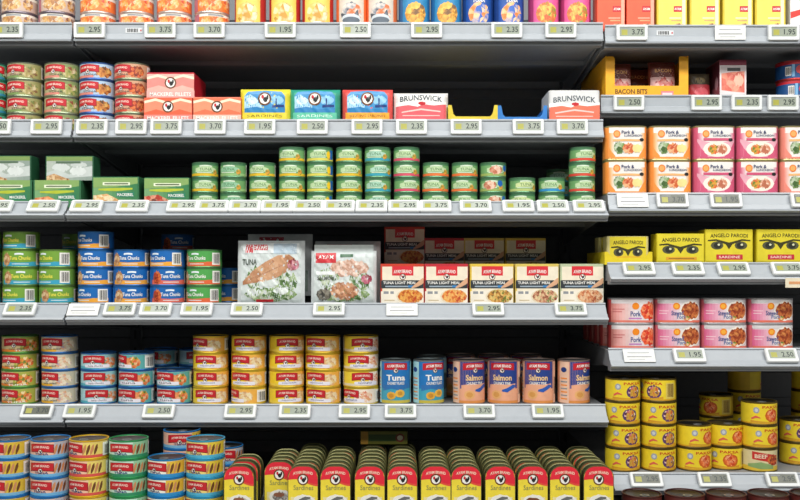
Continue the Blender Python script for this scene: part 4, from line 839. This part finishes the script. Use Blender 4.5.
for rw, px, un, *cd in (
    ('L1', 8, 'the mauve-brown cans at the picture edge'), ('M1', 90, 'the first orange stack'), ('M1', 160.5, 'the second and third orange stacks'), ('M1', 209.5, 'the fourth orange stack'), ('M1', 280.5, 'the tall yellow cans'), ('M1', 355.5, 'the tall grey and orange cans', 'w'), ('M1', 426.5, 'the tall blue and gold cans'), ('M1', 506.5, 'the tall deep-blue cans'), ('M1', 560.5, 'the tall pink cans'),
    ('A', 631.5, 'the orange-red slim cartons'), ('A', 730, 'the yellow slim cartons', 'c'), ('A', 783, 'the white and red slim carton'),
    ('L2', -4, 'the teal cans at the picture edge'), ('L2', 47, 'the cream and olive cans'), ('M2', 92.5, 'the pale blue-rimmed cans'), ('M2', 131.5, 'the orange-red cans'), ('M2', 166.5, 'the stacked pink mackerel cartons'), ('M2', 210.5, 'the single pink mackerel carton'), ('M2', 260, 'the yellow wrapped pack'), ('M2', 312.5, 'the teal wrapped pack'), ('M2', 367, 'the red wrapped pack'), ('M2', 411.5, 'the rounded rose sardine carton'), ('M2', 466, 'the empty yellow tray'), ('M2', 528, 'the empty blue tray'), ('M2', 572, 'the white and orange sardine carton'),
    ('L3', -3, 'the grey-green carton at the picture edge'), ('L3', 44, 'the silvery green carton'), ('M3', 87, 'the bay seam on the third shelf'), ('M3', 133, 'the single green carton'), ('M3', 183, 'the red-picture green carton'), ('M3', 213, gs(0)), ('M3', 245, gs(1)), ('M3', 277, gs(2)), ('M3', 308.5, gs(3)), ('M3', 339, gs(4)), ('M3', 371.5, gs(5)), ('M3', 404, gs(7)), ('M3', 435.5, gs(8)), ('M3', 475.5, gs(9)), ('M3', 518, gs(11)), ('M3', 552.5, gs(12)), ('M3', 588.5, gs(13)),
    ('L4', 20.5, 'the lime-green chunk cans'), ('M4', 83.5, 'the tall blue chunk stack', 'c'), ('M4', 120, 'the middle blue chunk stack', 'l'), ('M4', 156, 'the red-banded blue chunk cans', 'w'), ('M4', 197, 'the green red-banded chunk cans', 'w'), ('M4', 247, 'the larger vacuum pack', 'w'), ('M4', 329, 'the smaller vacuum pack', 'w'), ('M4', 402, 'the red-edged meal carton', 'c'), ('M4', 488, 'the yellow-edged meal carton'), ('M4', 570.5, 'the sage-edged meal carton'),
    ('L5', 37.5, 'the green-rimmed salad cans', 'k'), ('M5', 80, 'the bay seam on the fifth shelf'), ('M5', 159, 'the pale blue cans'), ('M5', 240.5, 'the first and second yellow stacks'), ('M5', 295, 'the third yellow stack'), ('M5', 354.5, 'the fifth yellow stack'), ('M5', 400.5, 'the tall blue tuna cans'), ('M5', 479, 'the striped salmon can'), ('M5', 547.5, 'the third salmon can'),
    ('B', 628.5, 'the orange bacon tray'), ('B', 706, 'the small red and brown packet'), ('B', 746, 'the ham carton'), ('B', 782.5, 'the blue and red cans'),
    ('C', 632.5, 'the orange luncheon tins by the seam', 'c'), ('C', 672, 'the second pair of orange luncheon tins', 'k'), ('C', 725.5, 'the rose luncheon tins', 'k'), ('C', 806, 'the peach luncheon tins', 'k'),
    ('D', 638.5, 'the rounded pale yellow carton'), ('D', 687.5, 'the orange-striped yellow carton'), ('D', 733, 'the inner red-labelled yellow carton'), ('D', 787, 'the yellow carton at the picture edge'),
    ('E', 639, 'the peach-pink stew tins', 'c'), ('E', 689, 'the second pair of stew tins'), ('E', 781, 'the stew tins at the picture edge'),
    ('F', 646, 'the four-high curry stacks', 'k'), ('F', 714, 'the two-high prawn curry stacks', 'k'), ('F', 782, 'the three-high curry stack', 'k')):
    m = cd[0] if cd else ''
    ptag(rw, px, un, card=m == 'c', lcd={'w': LCDW, 'k': LCDK}.get(m, LCDW if rw in ('M3', 'L3') else LCD))

def sticker(rw, px, label):
    r = ROWS[rw]; b = MB(); b.box(-.020, .020, -.0006, 0, -.006, .006, mat('#d0d3d4', .6))
    draw(b, lambda u, v, e: (u*MM, -.0006 - e*MM, v*MM), [[R(-16+3.2*i, -14.4+3.2*i+.8*(i % 2), -4, 4, BLACK) for i in range(8)], R(15, 18, -2, 2, RDB)], 1000)
    s = r.L*.42
    o = link('barcode_sticker', b.mesh('barcode_sticker'), None, (X(px, r.Y0), r.Y0 + s*r.t[0] + .0002*r.n[0], r.zt + s*r.t[1] + .0002*r.n[1]), (-r.ang, 0, 0))
    tag(o, label, 'sticker')
sticker('M1', 134, 'small barcode sticker on the top rail under the orange cans')
sticker('A', 665, 'small barcode sticker on the rail above the bacon tray')
r = ROWS['D']; b = MB(); b.box(-.026, .026, -.0012, 0, -.011, .011, mat('#e8dcc0', .6)); b.box(-.018, .018, -.0016, -.0012, -.003, .003, mat('#d89a6a', .6))
o = link('shelf_ticket', b.mesh('shelf_ticket'), None, (X(797, r.Y0-r.dy-.012), r.Y0-r.dy-.010, r.zb-.004), (0, 0, 0)); tag(o, 'small cream ticket hanging from the rail under the yellow cartons', 'ticket')
# ------------------------------------------------------------------ light and camera
def area(name, loc, target, sx, sy, power, colr=(1, 1, 1)):
    l = bpy.data.lights.new(name, 'AREA'); l.shape = 'RECTANGLE'; l.size, l.size_y = sx, sy; l.energy = power; l.color = colr
    o = bpy.data.objects.new(name, l); col.objects.link(o); o.location = loc
    o.rotation_euler = (Vector(target) - Vector(loc)).to_track_quat('-Z', 'Y').to_euler()
    return o
area('ceiling_light', (0, -1.45, 2.65), (0, -.1, .8), 5.0, .35, 108, (1, .99, .97))
area('aisle_light', (0, -3.2, 2.7), (0, 0, .7), 5.0, .35, 40, (1, .99, .97))
w = bpy.data.worlds.new('shop'); scn.world = w; w.use_nodes = True
w.node_tree.nodes['Background'].inputs['Color'].default_value = (.93, .97, 1, 1); w.node_tree.nodes['Background'].inputs['Strength'].default_value = .13
cam = bpy.data.cameras.new('camera'); co = bpy.data.objects.new('camera', cam); col.objects.link(co)
co.location = (0, -D, EYE); co.rotation_euler = (PI/2, 0, 0)
cam.sensor_fit = 'HORIZONTAL'; cam.sensor_width = 36; cam.lens = 36 * (D/K) / 800; cam.shift_y = 20/800; cam.clip_start = .05
scn.camera = co
vs = scn.view_settings; vs.view_transform = 'Standard'; vs.look = 'None'; vs.gamma = 1; vs.exposure = -.06; vs.use_curve_mapping = False
print('LABELFAULTS', BAD[:20], len(BAD), len(LABELS))
